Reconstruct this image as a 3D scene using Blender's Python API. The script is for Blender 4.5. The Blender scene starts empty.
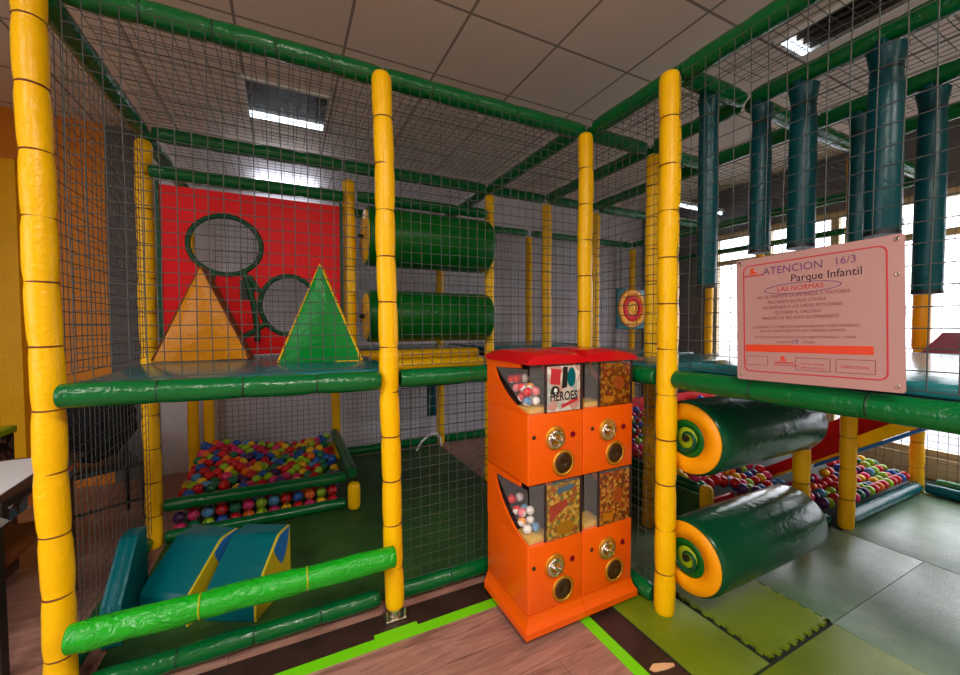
import bpy, bmesh, math, random
import numpy as np
from mathutils import Vector, Matrix, noise
random.seed(7)
PI = math.pi
scene = bpy.context.scene
COL = scene.collection

# ------------------------------------------------------------------ materials
def lin(c):
    return tuple((x / 12.92 if x <= 0.04045 else ((x + 0.055) / 1.055) ** 2.4) for x in (v / 255 for v in c))

def new_mat(name):
    m = bpy.data.materials.new(name); m.use_nodes = True
    nt = m.node_tree
    return m, nt, nt.nodes['Principled BSDF']

def vinyl(name, rgb, rough=0.3, bump=0.25, bscale=18, var=0.12, coat=0.0, spec=0.28):
    m, nt, b = new_mat(name)
    c = lin(rgb)
    tc = nt.nodes.new('ShaderNodeTexCoord')
    n1 = nt.nodes.new('ShaderNodeTexNoise'); n1.inputs['Scale'].default_value = 5; n1.inputs['Detail'].default_value = 5
    nt.links.new(tc.outputs['Object'], n1.inputs['Vector'])
    mix = nt.nodes.new('ShaderNodeMix'); mix.data_type = 'RGBA'
    mix.inputs['A'].default_value = (*[v * (1 - var) for v in c], 1)
    mix.inputs['B'].default_value = (*[min(1, v * (1 + var)) for v in c], 1)
    nt.links.new(n1.outputs['Fac'], mix.inputs['Factor'])
    nt.links.new(mix.outputs['Result'], b.inputs['Base Color'])
    b.inputs['Roughness'].default_value = rough
    b.inputs['Specular IOR Level'].default_value = spec
    b.inputs['Coat Weight'].default_value = coat
    b.inputs['Coat Roughness'].default_value = 0.12
    if bump:
        n2 = nt.nodes.new('ShaderNodeTexNoise'); n2.inputs['Scale'].default_value = bscale
        n2.inputs['Detail'].default_value = 4; n2.inputs['Distortion'].default_value = 1.2
        nt.links.new(tc.outputs['Object'], n2.inputs['Vector'])
        bp = nt.nodes.new('ShaderNodeBump'); bp.inputs['Strength'].default_value = bump; bp.inputs['Distance'].default_value = 0.02
        nt.links.new(n2.outputs['Fac'], bp.inputs['Height'])
        nt.links.new(bp.outputs['Normal'], b.inputs['Normal'])
    return m

def plain(name, rgb, rough=0.5, metal=0.0, emit=0.0):
    m, nt, b = new_mat(name)
    c = lin(rgb)
    b.inputs['Base Color'].default_value = (*c, 1)
    b.inputs['Roughness'].default_value = rough
    b.inputs['Metallic'].default_value = metal
    if emit:
        b.inputs['Emission Color'].default_value = (*c, 1)
        b.inputs['Emission Strength'].default_value = emit
    return m

M = {}
M['yellow'] = vinyl('yellow_vinyl', (255, 192, 0), 0.32, 0.22, 20)
M['yellow_dim'] = vinyl('dim_yellow_vinyl', (242, 184, 6), 0.4, 0.2, 20)  # dimmer copy of the yellow, shade on farther posts put into the colour
M['green'] = vinyl('dark_green_vinyl', (0, 98, 44), 0.2, 0.3, 22, spec=.4)
M['bright_green'] = vinyl('bright_green_vinyl', (20, 165, 30), 0.16, 0.6, 26, spec=.5)
M['roll_green'] = vinyl('roller_green_vinyl', (4, 92, 24), 0.3, 0.15, 10)
M['roll_dark'] = vinyl('roller_bottle_green_vinyl', (10, 72, 44), 0.2, 0.2, 8)
M['teal'] = vinyl('teal_vinyl', (0, 92, 100), 0.25, 0.2, 12)
M['bag_teal'] = vinyl('petrol_teal_vinyl', (0, 64, 72), 0.33, 0.2, 14)
M['deck_teal'] = vinyl('deck_teal_vinyl', (36, 110, 116), 0.18, 0.08, 6)
M['red'] = vinyl('red_vinyl', (222, 0, 14), 0.45, 0.15, 8, spec=.2)
M['slide_red'] = vinyl('slide_red_vinyl', (190, 12, 24), 0.35, 0.1, 8)
M['dark_red'] = vinyl('dark_red_vinyl', (120, 4, 26), 0.7, 0.1, 8, spec=.08)
M['amber'] = vinyl('amber_vinyl', (214, 136, 10), 0.3, 0.4, 14)
M['prism_green'] = vinyl('prism_green_vinyl', (10, 140, 52), 0.25, 0.5, 14)
M['orange_disc'] = vinyl('orange_vinyl', (250, 160, 6), 0.35, 0.12, 14)
M['lime_core'] = vinyl('lime_vinyl', (150, 170, 20), 0.4, 0.1, 14)
M['blue'] = vinyl('blue_vinyl', (40, 110, 180), 0.3, 0.1, 14)
M['wave_yellow'] = vinyl('side_yellow_vinyl', (190, 170, 25), 0.4, 0.1, 14)
M['tie'] = plain('brown_tie', (110, 52, 6), 0.6)
M['trim_green'] = vinyl('dark_trim_green', (0, 66, 36), 0.4, 0.2, 16)
M['dark_tie'] = plain('dark_green_seam', (0, 50, 26), 0.5)
M['steel'] = plain('zinc_steel', (205, 195, 180), 0.3, 1.0)
M['chrome'] = plain('chrome', (235, 232, 228), 0.08, 1.0)
M['gold'] = plain('brass_plate', (205, 140, 35), 0.35, 0.6)
M['black'] = plain('black_plastic', (12, 12, 12), 0.5)
M['net'] = plain('net_cord', (62, 68, 66), 0.55)
M['orange'] = plain('orange_lacquer', (238, 92, 0), 0.3)
M['lid_red'] = plain('red_lid_plastic', (196, 4, 18), 0.22)
M['brown_flap'] = plain('smoked_brown_flap', (52, 28, 10), 0.35)
M['inner'] = plain('inner_brown', (48, 26, 20), 0.7)
M['beige_tray'] = plain('beige_tray', (214, 170, 70), 0.5)
M['white'] = plain('white_paint', (235, 235, 232), 0.5)
M['paper'] = plain('white_paper', (232, 234, 240), 0.6)
M['dark_wood'] = plain('dark_table_wood', (40, 26, 18), 0.45)
M['frame_beige'] = plain('beige_window_frame', (196, 176, 140), 0.5)
M['fabric_black'] = vinyl('black_fabric', (20, 21, 26), 0.85, 0.5, 40)
M['chair_dark'] = plain('dark_chair_metal', (24, 23, 24), 0.4)
M['tube'] = plain('fluorescent_tube', (225, 240, 255), 0.3, 0, 3.0)
M['tube_dim'] = plain('fluorescent_tube_far', (225, 240, 255), 0.3, 0, 2.0)
M['louver'] = plain('dark_louvre', (52, 46, 40), 0.5)
M['lamp_panel'] = plain('lamp_diffuser', (255, 246, 232), 0.4, 0, 5.0)

m, nt, b = new_mat('clear_plastic')
b.inputs['Base Color'].default_value = (1, 1, 1, 1); b.inputs['Roughness'].default_value = 0.03
b.inputs['Alpha'].default_value = 0.05
M['clear'] = m
m, nt, b = new_mat('window_glass')
b.inputs['Base Color'].default_value = (0.9, 0.93, 1, 1); b.inputs['Roughness'].default_value = 0.02
b.inputs['Alpha'].default_value = 0.06
M['glass'] = m

def plank_mat():
    m, nt, b = new_mat('laminate_planks')
    tc = nt.nodes.new('ShaderNodeTexCoord')
    br = nt.nodes.new('ShaderNodeTexBrick')
    br.inputs['Color1'].default_value = (*lin((184, 138, 124)), 1)
    br.inputs['Color2'].default_value = (*lin((166, 120, 106)), 1)
    br.inputs['Mortar'].default_value = (*lin((110, 76, 66)), 1)
    br.inputs['Scale'].default_value = 1.0
    br.inputs['Mortar Size'].default_value = 0.0015
    br.inputs['Brick Width'].default_value = 1.25; br.inputs['Row Height'].default_value = 0.19
    nt.links.new(tc.outputs['Object'], br.inputs['Vector'])
    mp = nt.nodes.new('ShaderNodeMapping'); mp.inputs['Scale'].default_value = (1.6, 12, 1)
    nt.links.new(tc.outputs['Object'], mp.inputs['Vector'])
    n = nt.nodes.new('ShaderNodeTexNoise'); n.inputs['Scale'].default_value = 2.2; n.inputs['Detail'].default_value = 7
    n.inputs['Distortion'].default_value = 1.5
    nt.links.new(mp.outputs['Vector'], n.inputs['Vector'])
    rp = nt.nodes.new('ShaderNodeValToRGB')
    rp.color_ramp.elements[0].position = 0.3; rp.color_ramp.elements[0].color = (0.42, 0.36, 0.34, 1)
    rp.color_ramp.elements[1].position = 0.62; rp.color_ramp.elements[1].color = (1, 1, 1, 1)
    nt.links.new(n.outputs['Fac'], rp.inputs['Fac'])
    mx = nt.nodes.new('ShaderNodeMix'); mx.data_type = 'RGBA'; mx.blend_type = 'MULTIPLY'; mx.inputs['Factor'].default_value = 0.75
    nt.links.new(br.outputs['Color'], mx.inputs['A']); nt.links.new(rp.outputs['Color'], mx.inputs['B'])
    nt.links.new(mx.outputs['Result'], b.inputs['Base Color'])
    b.inputs['Roughness'].default_value = 0.45
    return m
M['planks'] = plank_mat()

def tile_ceiling():
    m, nt, b = new_mat('ceiling_tiles')
    tc = nt.nodes.new('ShaderNodeTexCoord')
    mp = nt.nodes.new('ShaderNodeMapping'); mp.inputs['Location'].default_value = (0.66 + 6.05, -0.21 + 6.05, 0)
    nt.links.new(tc.outputs['Object'], mp.inputs['Vector'])
    br = nt.nodes.new('ShaderNodeTexBrick'); br.offset = 0.0
    br.inputs['Scale'].default_value = 1.0; br.inputs['Mortar Size'].default_value = 0.009
    br.inputs['Brick Width'].default_value = 0.605; br.inputs['Row Height'].default_value = 0.605
    br.inputs['Color1'].default_value = (*lin((236, 222, 208)), 1); br.inputs['Color2'].default_value = (*lin((230, 216, 202)), 1)
    br.inputs['Mortar'].default_value = (*lin((150, 138, 126)), 1)
    nt.links.new(mp.outputs['Vector'], br.inputs['Vector'])
    n = nt.nodes.new('ShaderNodeTexNoise'); n.inputs['Scale'].default_value = 130
    nt.links.new(tc.outputs['Object'], n.inputs['Vector'])
    mx = nt.nodes.new('ShaderNodeMix'); mx.data_type = 'RGBA'; mx.blend_type = 'MULTIPLY'; mx.inputs['Factor'].default_value = 0.15
    nt.links.new(br.outputs['Color'], mx.inputs['A']); nt.links.new(n.outputs['Fac'], mx.inputs['B'])
    nt.links.new(mx.outputs['Result'], b.inputs['Base Color'])
    b.inputs['Roughness'].default_value = 0.9
    return m
M['ceiling'] = tile_ceiling()

def mottled(name, c1, c2, scale=4, rough=0.7, bump=0.1, bscale=90):
    m, nt, b = new_mat(name)
    tc = nt.nodes.new('ShaderNodeTexCoord')
    n = nt.nodes.new('ShaderNodeTexNoise'); n.inputs['Scale'].default_value = scale; n.inputs['Detail'].default_value = 8
    nt.links.new(tc.outputs['Object'], n.inputs['Vector'])
    rp = nt.nodes.new('ShaderNodeValToRGB')
    rp.color_ramp.elements[0].position = 0.35; rp.color_ramp.elements[0].color = (*lin(c1), 1)
    rp.color_ramp.elements[1].position = 0.65; rp.color_ramp.elements[1].color = (*lin(c2), 1)
    nt.links.new(n.outputs['Fac'], rp.inputs['Fac'])
    nt.links.new(rp.outputs['Color'], b.inputs['Base Color'])
    b.inputs['Roughness'].default_value = rough
    n2 = nt.nodes.new('ShaderNodeTexNoise'); n2.inputs['Scale'].default_value = bscale
    nt.links.new(tc.outputs['Object'], n2.inputs['Vector'])
    bp = nt.nodes.new('ShaderNodeBump'); bp.inputs['Strength'].default_value = bump; bp.inputs['Distance'].default_value = 0.01
    nt.links.new(n2.outputs['Fac'], bp.inputs['Height']); nt.links.new(bp.outputs['Normal'], b.inputs['Normal'])
    return m
M['wall_grey'] = mottled('grey_wall_paint', (202, 200, 210), (212, 210, 220), 3, 0.8)
M['wall_dark'] = mottled('slate_wall_and_shadow', (96, 94, 98), (106, 104, 108), 3, 0.8)
M['wall_orange'] = mottled('orange_wall_paint', (214, 128, 14), (224, 140, 22), 2, 0.6)
M['wall_cream'] = mottled('cream_wall_paint', (196, 186, 158), (206, 196, 170), 2, 0.7)
M['mat_green'] = mottled('dark_green_mat', (34, 72, 24), (46, 86, 32), 6, 0.6, 0.2, 60)
M['underlay'] = mottled('dark_underlay', (26, 34, 26), (34, 44, 34), 6, 0.8)
M['tile_olive'] = mottled('olive_foam', (104, 124, 14), (122, 142, 26), 3, 0.42, 0.25, 120)
M['tile_grey'] = mottled('worn_glare_green_foam', (92, 126, 94), (124, 148, 120), 5, 0.27, 0.2, 120)  # grey-green mixes real wear with window glare put into the colour
M['brown_strip'] = mottled('dark_brown_floor', (44, 26, 22), (58, 36, 32), 8, 0.5)
M['lime_strip'] = plain('lime_tape', (116, 214, 10), 0.45)
M['tan_scrap'] = plain('tan_scrap', (226, 178, 130), 0.8)
M['street'] = mottled('street_paving', (120, 122, 128), (150, 152, 158), 1, 0.8)
M['sign_paper'] = plain('laminated_paper', (178, 136, 130), 0.25)
M['ink_red'] = plain('ink_red', (190, 40, 52), 0.5)
M['ink_dark'] = plain('ink_dark', (42, 26, 40), 0.5)
M['ink_pink'] = plain('ink_pink', (140, 58, 66), 0.5)
M['ink_violet'] = plain('ink_violet', (112, 66, 110), 0.5)
M['rust'] = plain('ink_rust', (150, 66, 18), 0.4)
M['dull_red'] = plain('ink_dull_red', (158, 60, 44), 0.4)
M['dull_blue'] = plain('ink_dull_blue', (74, 100, 120), 0.4)
M['ink_orange'] = plain('ink_orange', (214, 62, 22), 0.5)

# ------------------------------------------------------------------ mesh builder
class MB:
    def __init__(s): s.v = []; s.f = []; s.mi = []; s.sm = []
    def add(s, vs, fs, mi=0, sm=True):
        o = len(s.v); s.v.extend(tuple(v) for v in vs)
        for f in fs:
            s.f.append(tuple(i + o for i in f)); s.mi.append(mi); s.sm.append(sm)
        return s
    def box(s, x0, x1, y0, y1, z0, z1, mi=0, M4=None, bev=0.0):
        bm = bmesh.new()
        bmesh.ops.create_cube(bm, size=1)
        for v in bm.verts:
            v.co = Vector((x0 + (v.co.x + .5) * (x1 - x0), y0 + (v.co.y + .5) * (y1 - y0), z0 + (v.co.z + .5) * (z1 - z0)))
        if bev: bmesh.ops.bevel(bm, geom=bm.edges[:], offset=bev, segments=3, affect='EDGES', profile=0.5)
        bm.verts.index_update()
        vs = [v.co.copy() for v in bm.verts]
        if M4: vs = [M4 @ v for v in vs]
        s.add(vs, [[v.index for v in f.verts] for f in bm.faces], mi, bool(bev))
        bm.free(); return s
    def ring_tube(s, pts, rad, n=16, cap=True, mi=0, flat=1.0, flatdir=None, wob=0.0):
        """tube along points, rad: one radius or one per point"""
        pts = [Vector(p) for p in pts]; k = len(pts)
        if not hasattr(rad, '__len__'): rad = [rad] * k
        vs = []; prev = None
        for i, p in enumerate(pts):
            t = (pts[min(i + 1, k - 1)] - pts[max(i - 1, 0)]).normalized()
            if prev is None:
                a = Vector(flatdir) if flatdir else (Vector((0, 0, 1)) if abs(t.z) < 0.9 else Vector((1, 0, 0)))
            else: a = prev
            u = (a - t * a.dot(t)).normalized(); w = t.cross(u); prev = u
            for j in range(n):
                an = 2 * PI * j / n
                rr = rad[i]
                if wob:
                    q = p * 9 + Vector((math.cos(an), math.sin(an), 0)) * 1.5
                    rr *= 1 + wob * noise.noise(q)
                vs.append(p + (u * math.cos(an) + w * math.sin(an) * flat) * rr)
        fs = []
        for i in range(k - 1):
            for j in range(n):
                fs.append((i * n + j, i * n + (j + 1) % n, (i + 1) * n + (j + 1) % n, (i + 1) * n + j))
        s.add(vs, fs, mi, True)
        if cap:
            s.add(vs[:n], [tuple(range(n))[::-1]], mi, False); s.add(vs[-n:], [tuple(range(n))], mi, False)
        return s
    def prism(s, poly, d0, d1, axis='Y', mi=0, M4=None, sm=False):
        """polygon in the two remaining axes, extruded along axis"""
        n = len(poly)
        def P3(a, b, d):
            return {'X': Vector((d, a, b)), 'Y': Vector((a, d, b)), 'Z': Vector((a, b, d))}[axis]
        vs = [P3(a, b, d0) for a, b in poly] + [P3(a, b, d1) for a, b in poly]
        if M4: vs = [M4 @ v for v in vs]
        fs = [tuple(range(n)), tuple(range(2 * n - 1, n - 1, -1))]
        s.add(vs, fs, mi, False)
        s.add(vs, [(i, n + i, n + (i + 1) % n, (i + 1) % n) for i in range(n)], mi, sm)
        return s
    def disc(s, c, nrm, r0, r1, t, n=32, mi=0):
        """flat ring or disc (r0 = 0) of thickness t"""
        c = Vector(c); nrm = Vector(nrm).normalized()
        a = Vector((0, 0, 1)) if abs(nrm.z) < .9 else Vector((1, 0, 0))
        u = (a - nrm * a.dot(nrm)).normalized(); w = nrm.cross(u)
        prof = [(r0, -t / 2), (r1 - t * .3, -t / 2), (r1, 0), (r1 - t * .3, t / 2), (r0, t / 2)]
        vs = []
        for r, h in prof:
            for j in range(n):
                an = 2 * PI * j / n
                vs.append(c + nrm * h + (u * math.cos(an) + w * math.sin(an)) * max(r, 1e-4))
        k = len(prof); fs = []
        for i in range(k):
            i2 = (i + 1) % k
            for j in range(n):
                fs.append((i * n + j, i2 * n + j, i2 * n + (j + 1) % n, i * n + (j + 1) % n))
        return s.add(vs, fs, mi, True)
    def mesh(s, name, mats):
        me = bpy.data.meshes.new(name)
        me.from_pydata([tuple(v) for v in s.v], [], s.f)
        me.polygons.foreach_set('material_index', s.mi)
        me.polygons.foreach_set('use_smooth', s.sm)
        for m in (mats if isinstance(mats, (list, tuple)) else [mats]): me.materials.append(m)
        bm = bmesh.new(); bm.from_mesh(me)
        bmesh.ops.recalc_face_normals(bm, faces=bm.faces[:])
        bm.to_mesh(me); bm.free()
        me.update()
        return me
    def build(s, name, mats, parent=None):
        return link(name, s.mesh(name, mats), parent)

def link(name, data, parent=None):
    o = bpy.data.objects.new(name, data); COL.objects.link(o)
    if parent is not None: o.parent = parent
    return o
def thing(name, label, cat, loc=(0, 0, 0), rot=(0, 0, 0), group=None):
    o = bpy.data.objects.new(name, None); COL.objects.link(o)
    o.location = loc; o.rotation_euler = rot; o.empty_display_size = 0.1
    return tag(o, label, cat, group)
def tag(o, label, cat, group=None, kind=None):
    o['label'] = label; o['category'] = cat
    if group: o['group'] = group
    if kind: o['kind'] = kind
    return o
def struct(name, mb, mats, parent=None):
    o = mb.build(name, mats, parent)
    if parent is None: o['kind'] = 'structure'
    return o
def text_mesh(lines, bold=0.0):
    """lines: (string, x, y, size, align, shear) -> one MB of filled letters lying in XY"""
    out = MB()
    for body, x, y, size, align, sx in lines:
        cu = bpy.data.curves.new('lettering', 'FONT'); cu.body = body; cu.size = size; cu.align_x = align
        cu.extrude = 0.0; cu.offset = bold; cu.resolution_u = 3
        ob = bpy.data.objects.new('lettering', cu); COL.objects.link(ob)
        dg = bpy.context.evaluated_depsgraph_get()
        me = bpy.data.meshes.new_from_object(ob.evaluated_get(dg))
        out.add([(v.co.x * sx + x, v.co.y + y, 0) for v in me.vertices], [tuple(p.vertices) for p in me.polygons], 0, False)
        bpy.data.objects.remove(ob); bpy.data.curves.remove(cu); bpy.data.meshes.remove(me)
    return out
def flat_shape(outer, holes, depth):
    """polygon with holes, extruded both ways by depth, lying in XY -> mesh"""
    cu = bpy.data.curves.new('outline', 'CURVE'); cu.dimensions = '2D'; cu.fill_mode = 'BOTH'; cu.extrude = depth
    for poly in [outer] + holes:
        sp = cu.splines.new('POLY'); sp.points.add(len(poly) - 1)
        for p, (a, b_) in zip(sp.points, poly): p.co = (a, b_, 0, 1)
        sp.use_cyclic_u = True
    ob = bpy.data.objects.new('outline', cu); COL.objects.link(ob)
    dg = bpy.context.evaluated_depsgraph_get()
    me = bpy.data.meshes.new_from_object(ob.evaluated_get(dg))
    bpy.data.objects.remove(ob); bpy.data.curves.remove(cu)
    return me
def ell(cx, cy, rx, ry, n=40, a0=0): return [(cx + rx * math.cos(a0 + 2 * PI * i / n), cy + ry * math.sin(a0 + 2 * PI * i / n)) for i in range(n)]

# ------------------------------------------------------------------ camera
cam = bpy.data.cameras.new('camera'); co = bpy.data.objects.new('camera', cam); COL.objects.link(co)
f, yaw, pit, rol = 395.36, 0.4586, -0.03204, -0.00309
F = Vector((math.sin(yaw) * math.cos(pit), math.cos(yaw) * math.cos(pit), math.sin(pit)))
R = Vector((math.cos(yaw), -math.sin(yaw), 0)); U = R.cross(F)
R2 = R * math.cos(rol) + U * math.sin(rol); U2 = -R * math.sin(rol) + U * math.cos(rol)
CAM = Vector((-1.6378, -1.8767, 1.4106))
co.matrix_world = Matrix(((R2.x, U2.x, -F.x, CAM.x), (R2.y, U2.y, -F.y, CAM.y), (R2.z, U2.z, -F.z, CAM.z), (0, 0, 0, 1)))
cam.sensor_width = 36; cam.lens = f * 36 / 960; cam.clip_start = 0.02
scene.camera = co
def proj(p):
    d = Vector(p) - CAM; z = d.dot(F)
    return (480 + f * d.dot(R2) / z, 337.5 - f * d.dot(U2) / z, z)

# ------------------------------------------------------------------ the room
CZ = 3.18; RX = 3.6; LX = -4.8; BY = 2.76; FY = -5.0
struct('floor', MB().box(LX - .1, RX + .1, FY - .1, BY + .1, -0.1, 0.0), M['planks'])
struct('ceiling', MB().box(LX - .1, RX + .1, FY - .1, BY + .1, CZ, CZ + 0.1), M['ceiling'])
struct('wall_back', MB().box(LX - .1, RX + .1, BY, BY + .1, 0, CZ), M['wall_grey'])
struct('wall_left', MB().box(LX - .1, LX, FY, -3.7, 0, CZ).box(LX - .1, LX, -0.5, BY, 0, CZ).box(LX - .1, LX, -3.7, -.5, 0, .85).box(LX - .1, LX, -3.7, -.5, 2.6, CZ), M['wall_cream'])
struct('wall_front', MB().box(LX, RX, FY - .1, FY, 0, CZ), M['wall_cream'])
pw = struct('wall_partition', MB().box(LX, -3.03, 2.735, 2.7595, 0, CZ), M['wall_orange'])
struct('shadow_strip', MB().box(-3.03, -2.70, 2.745, 2.7595, 0, CZ), M['wall_dark'])  # dark strip painted in for the shadow on the back wall
struct('trim_1', MB().box(-3.70, -3.56, 2.66, 2.7345, 0, 2.75), M['yellow_dim'])
# right wall with a strip of windows
SILL, HEAD, TRAN = 0.20, 2.60, 2.22
w = MB()
w.box(RX, RX + .12, FY, -2.35, 0, CZ); w.box(RX, RX + .12, 1.55, BY, 0, CZ)
w.box(RX, RX + .12, -2.35, 1.55, 0, SILL); w.box(RX, RX + .12, -2.35, 1.55, HEAD, CZ)
struct('wall_right', w, M['wall_dark'])
struct('trim_2', MB().box(RX - .02, RX, -2.35, 1.55, 0.0, SILL, bev=0), M['wall_cream'])
ys = [-2.35, -1.70, -1.05, -0.40, 0.25, 0.90, 1.55]
for i in range(6):
    y0, y1 = ys[i], ys[i + 1]
    fr = MB()
    for (a, b_, c, d) in ((y0, y0 + .035, SILL, HEAD), (y1 - .035, y1, SILL, HEAD), (y0 + .035, y1 - .035, SILL, SILL + .06), (y0 + .035, y1 - .035, HEAD - .07, HEAD), (y0 + .035, y1 - .035, TRAN - .03, TRAN + .03)):
        fr.box(RX + .02, RX + .08, a, b_, c, d)
    wo = struct(f'window_{i+1}', fr, M['frame_beige'])
    MB().box(RX + .045, RX + .05, y0 + .035, y1 - .035, SILL + .06, HEAD - .07).build('pane', M['glass'], wo)
lys = [-3.7, -2.1, -.5]
for i in range(2):
    y0, y1 = lys[i], lys[i + 1]; fr = MB()
    for (a, b_, c, d) in ((y0, y0 + .04, .85, 2.6), (y1 - .04, y1, .85, 2.6), (y0 + .04, y1 - .04, .85, .91), (y0 + .04, y1 - .04, 2.54, 2.6)):
        fr.box(LX - .08, LX - .02, a, b_, c, d)
    wo = struct(f'window_{i+7}', fr, M['frame_beige'])
    MB().box(LX - .055, LX - .05, y0 + .04, y1 - .04, .91, 2.54).build('pane', M['glass'], wo)
struct('ground_outside', MB().box(RX + .13, 30, -25, 25, -0.3, -0.2).box(-30, LX - .12, -25, 25, -0.3, -0.2), M['street'])

# floor coverings
struct('trim_3', MB().box(-2.6, -0.345, -0.118, 0.02, 0.0, 0.004).box(-0.345, -0.205, -2.6, 0.02, 0.0, 0.004), M['brown_strip'])
struct('trim_4', MB().box(-2.6, -1.30, -0.172, -0.118, 0.0, 0.004).box(-1.30, -1.10, -0.172, -0.095, 0.0, 0.0045).box(-1.10, -0.40, -0.172, -0.118, 0.0, 0.004).box(-0.40, -0.345, -2.6, -0.118, 0.0, 0.004), M['lime_strip'])
tag(MB().prism([(-.33, -.778), (-.32, -.795), (-.27, -.808), (-.225, -.812), (-.222, -.803), (-.262, -.782), (-.30, -.768)], 0.005, 0.012, 'Z').build('paper_scrap', M['tan_scrap']), 'torn tan paper scrap on the dark brown floor strip', 'scrap')

# ------------------------------------------------------------------ padded posts and rails
def sleeve_profile(L, seg, r, per=6, round_ends=(True, True), blunt=False):
    n = max(1, round(L / seg)); s = L / n; out = []
    for k in range(n):
        for i in range(per + (1 if k == n - 1 else 0)):
            t = i / per
            rr = r * (1 + 0.035 * math.sin(PI * t) - (0.06 if i in (0, per) else 0))
            out.append((k * s + t * s, rr))
    res = []
    if round_ends[0]: res += [(0.0, r * .84), (0.005, r * .95)] if blunt else [(0.0, r * .55), (0.006, r * .8)]
    for z, q in out:
        if round_ends[0] and z < 0.015: z = 0.015
        if round_ends[1] and z > L - 0.02: z = L - 0.02
        res.append((z, q))
    if round_ends[1]: res += [(L - 0.005, r * .95), (L, r * .84)] if blunt else [(L - 0.008, r * .78), (L, r * .45)]
    return res, [k * s for k in range(1, n)]

def post(x, y, z0, z1, label, mat='yellow', ties=True, r=0.044, foot=False, lean=(0, 0), name='padded_post', group=None):
    t = thing(name, label, 'post', (x, y, z0), group=group)
    L = z1 - z0; zb = 0.045 if foot else 0.0
    prof, seams = sleeve_profile(L - zb, 0.215, r)
    ph = random.random() * 10
    pts = []
    for z, q in prof:
        u = z / L
        pts.append((lean[0] * u + .002 * math.sin(z * 9 + ph), lean[1] * u + .002 * math.cos(z * 7 + ph), z + zb))
    MB().ring_tube(pts, [q for z, q in prof], 20, wob=0.025).build('sleeve', M[mat], t)
    if ties:
        for sz in seams:
            MB().disc((lean[0] * sz / L, lean[1] * sz / L, sz + zb), (0.03 * math.sin(sz * 40), 0.03 * math.cos(sz * 31), 1), r * .8, r * 1.0, 0.006, 20).build('tie', M['tie'], t)
    if foot:
        fb = MB().box(-.05, .05, -.04, .04, 0.005, 0.015, bev=.003).ring_tube([(0, 0, .017), (0, 0, .06)], .03, 16)
        fb.build('base_plate', M['steel'], t)
        for sx in (-1, 1):
            MB().ring_tube([(sx * .043, -.03, .0151), (sx * .043, -.03, .055)], .006, 8).build('bolt', M['steel'], t)
    return t

def rail(p0, p1, label, mat='green', r=0.043, seg=0.3, ties=False, tie_mat='dark_tie', caps=True, wob=0.03, name='padded_rail', group=None, sag=0.0):
    p0, p1 = Vector(p0), Vector(p1); d = p1 - p0; L = d.length; t = thing(name, label, 'rail', p0, group=group)
    q = d.to_track_quat('Z', 'Y'); t.rotation_mode = 'QUATERNION'; t.rotation_quaternion = q
    prof, seams = sleeve_profile(L, seg, r, blunt=True)
    MB().ring_tube([(0, 0, z) for z, _ in prof], [v for _, v in prof], 20, wob=wob).build('sleeve', M[mat], t)
    if ties:
        for sz in seams:
            MB().disc((0, 0, sz), (0, 0, 1), r * .8, r * 0.995, 0.007, 20).build('tie', M[tie_mat], t)
    return t

H = 2.6
FP = -0.02
post(-2.382, .045, 0, 2.68, 'tall thick yellow padded post at the outer front corner, beside the white-topped table', foot=False, lean=(-0.022, 0.0), r=0.044)
post(-1.185, FP, 0, 2.57, 'tall yellow padded post standing on a bolted metal foot at the lime strip', foot=True, lean=(-.035, 0))
post(0, 0.0, 0, 2.555, 'tall yellow padded post directly behind the orange capsule machines')
post(-.005, -0.585, 0, 2.585, 'tall yellow padded post in front of the big rollers\' orange ends', r=0.046)
post(0.61, 0.03, 0, 2.555, 'yellow padded post just behind the post that stands before the big rollers', mat='yellow_dim')
post(-2.4, 1.25, 0, 2.555, 'yellow padded post between the orange wall and the red hole panel', mat='yellow_dim')
post(-1.19, 1.25, 1.2005, 2.50, 'yellow padded upper post between the red panel and the yellow-ended rollers', mat='yellow')
post(0, 1.25, 0, 2.555, 'yellow padded post at the plain ends of the two stacked green rollers', mat='yellow')
post(0.62, 1.25, 0, 2.555, 'slim yellow padded post in the mid row, first one past the stacked rollers', mat='yellow_dim')
post(1.25, 1.28, 0, 2.555, 'slim yellow padded post seen just past the one behind the machines', mat='yellow_dim')
post(-2.4, 2.5, 0, 2.555, 'yellow padded post at the outer back corner of the ball pit', mat='yellow_dim', ties=False)
post(-2.28, 2.5, 0, 1.12, 'short yellow post doubling the back corner post of the ball pit', mat='yellow_dim', ties=False)
post(-1.17, 2.5, 0, 2.555, 'yellow padded post at the inner back corner of the ball pit', mat='yellow_dim', ties=False)
post(0, 2.5, 0, 2.555, 'yellow padded post on the back row, beyond the gap below the rollers', mat='yellow_dim', ties=False)
post(1.25, 2.52, 0, 2.555, 'thin far yellow post on the back row, left of a nearer slim one', mat='yellow_dim', ties=False)
post(1.22, -0.586, 0, 1.08, 'short yellow padded post at the far ends of the two big rollers', mat='yellow_dim')
post(1.80, -0.59, 0, 2.555, 'yellow padded post beside the red slide, at the ball pit rail', mat='yellow_dim')
wp = post(3.08, -0.56, 0, 2.555, 'yellow padded post with an orange wrap at the tiles\' far corner by the window', mat='yellow_dim')
MB().ring_tube([(0, 0, 1.2), (0, 0, 1.22), (0, 0, 1.66), (0, 0, 1.68)], [.049, .055, .055, .049], 20).build('wrap', M['orange_disc'], wp)
post(3.10, 2.5, 0, 2.555, 'distant yellow post behind the ringed target panel', mat='yellow_dim', ties=False)
post(3.05, 1.25, 0, 2.555, 'far yellow post under the first hanging teal bag', mat='yellow_dim', ties=False)
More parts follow.
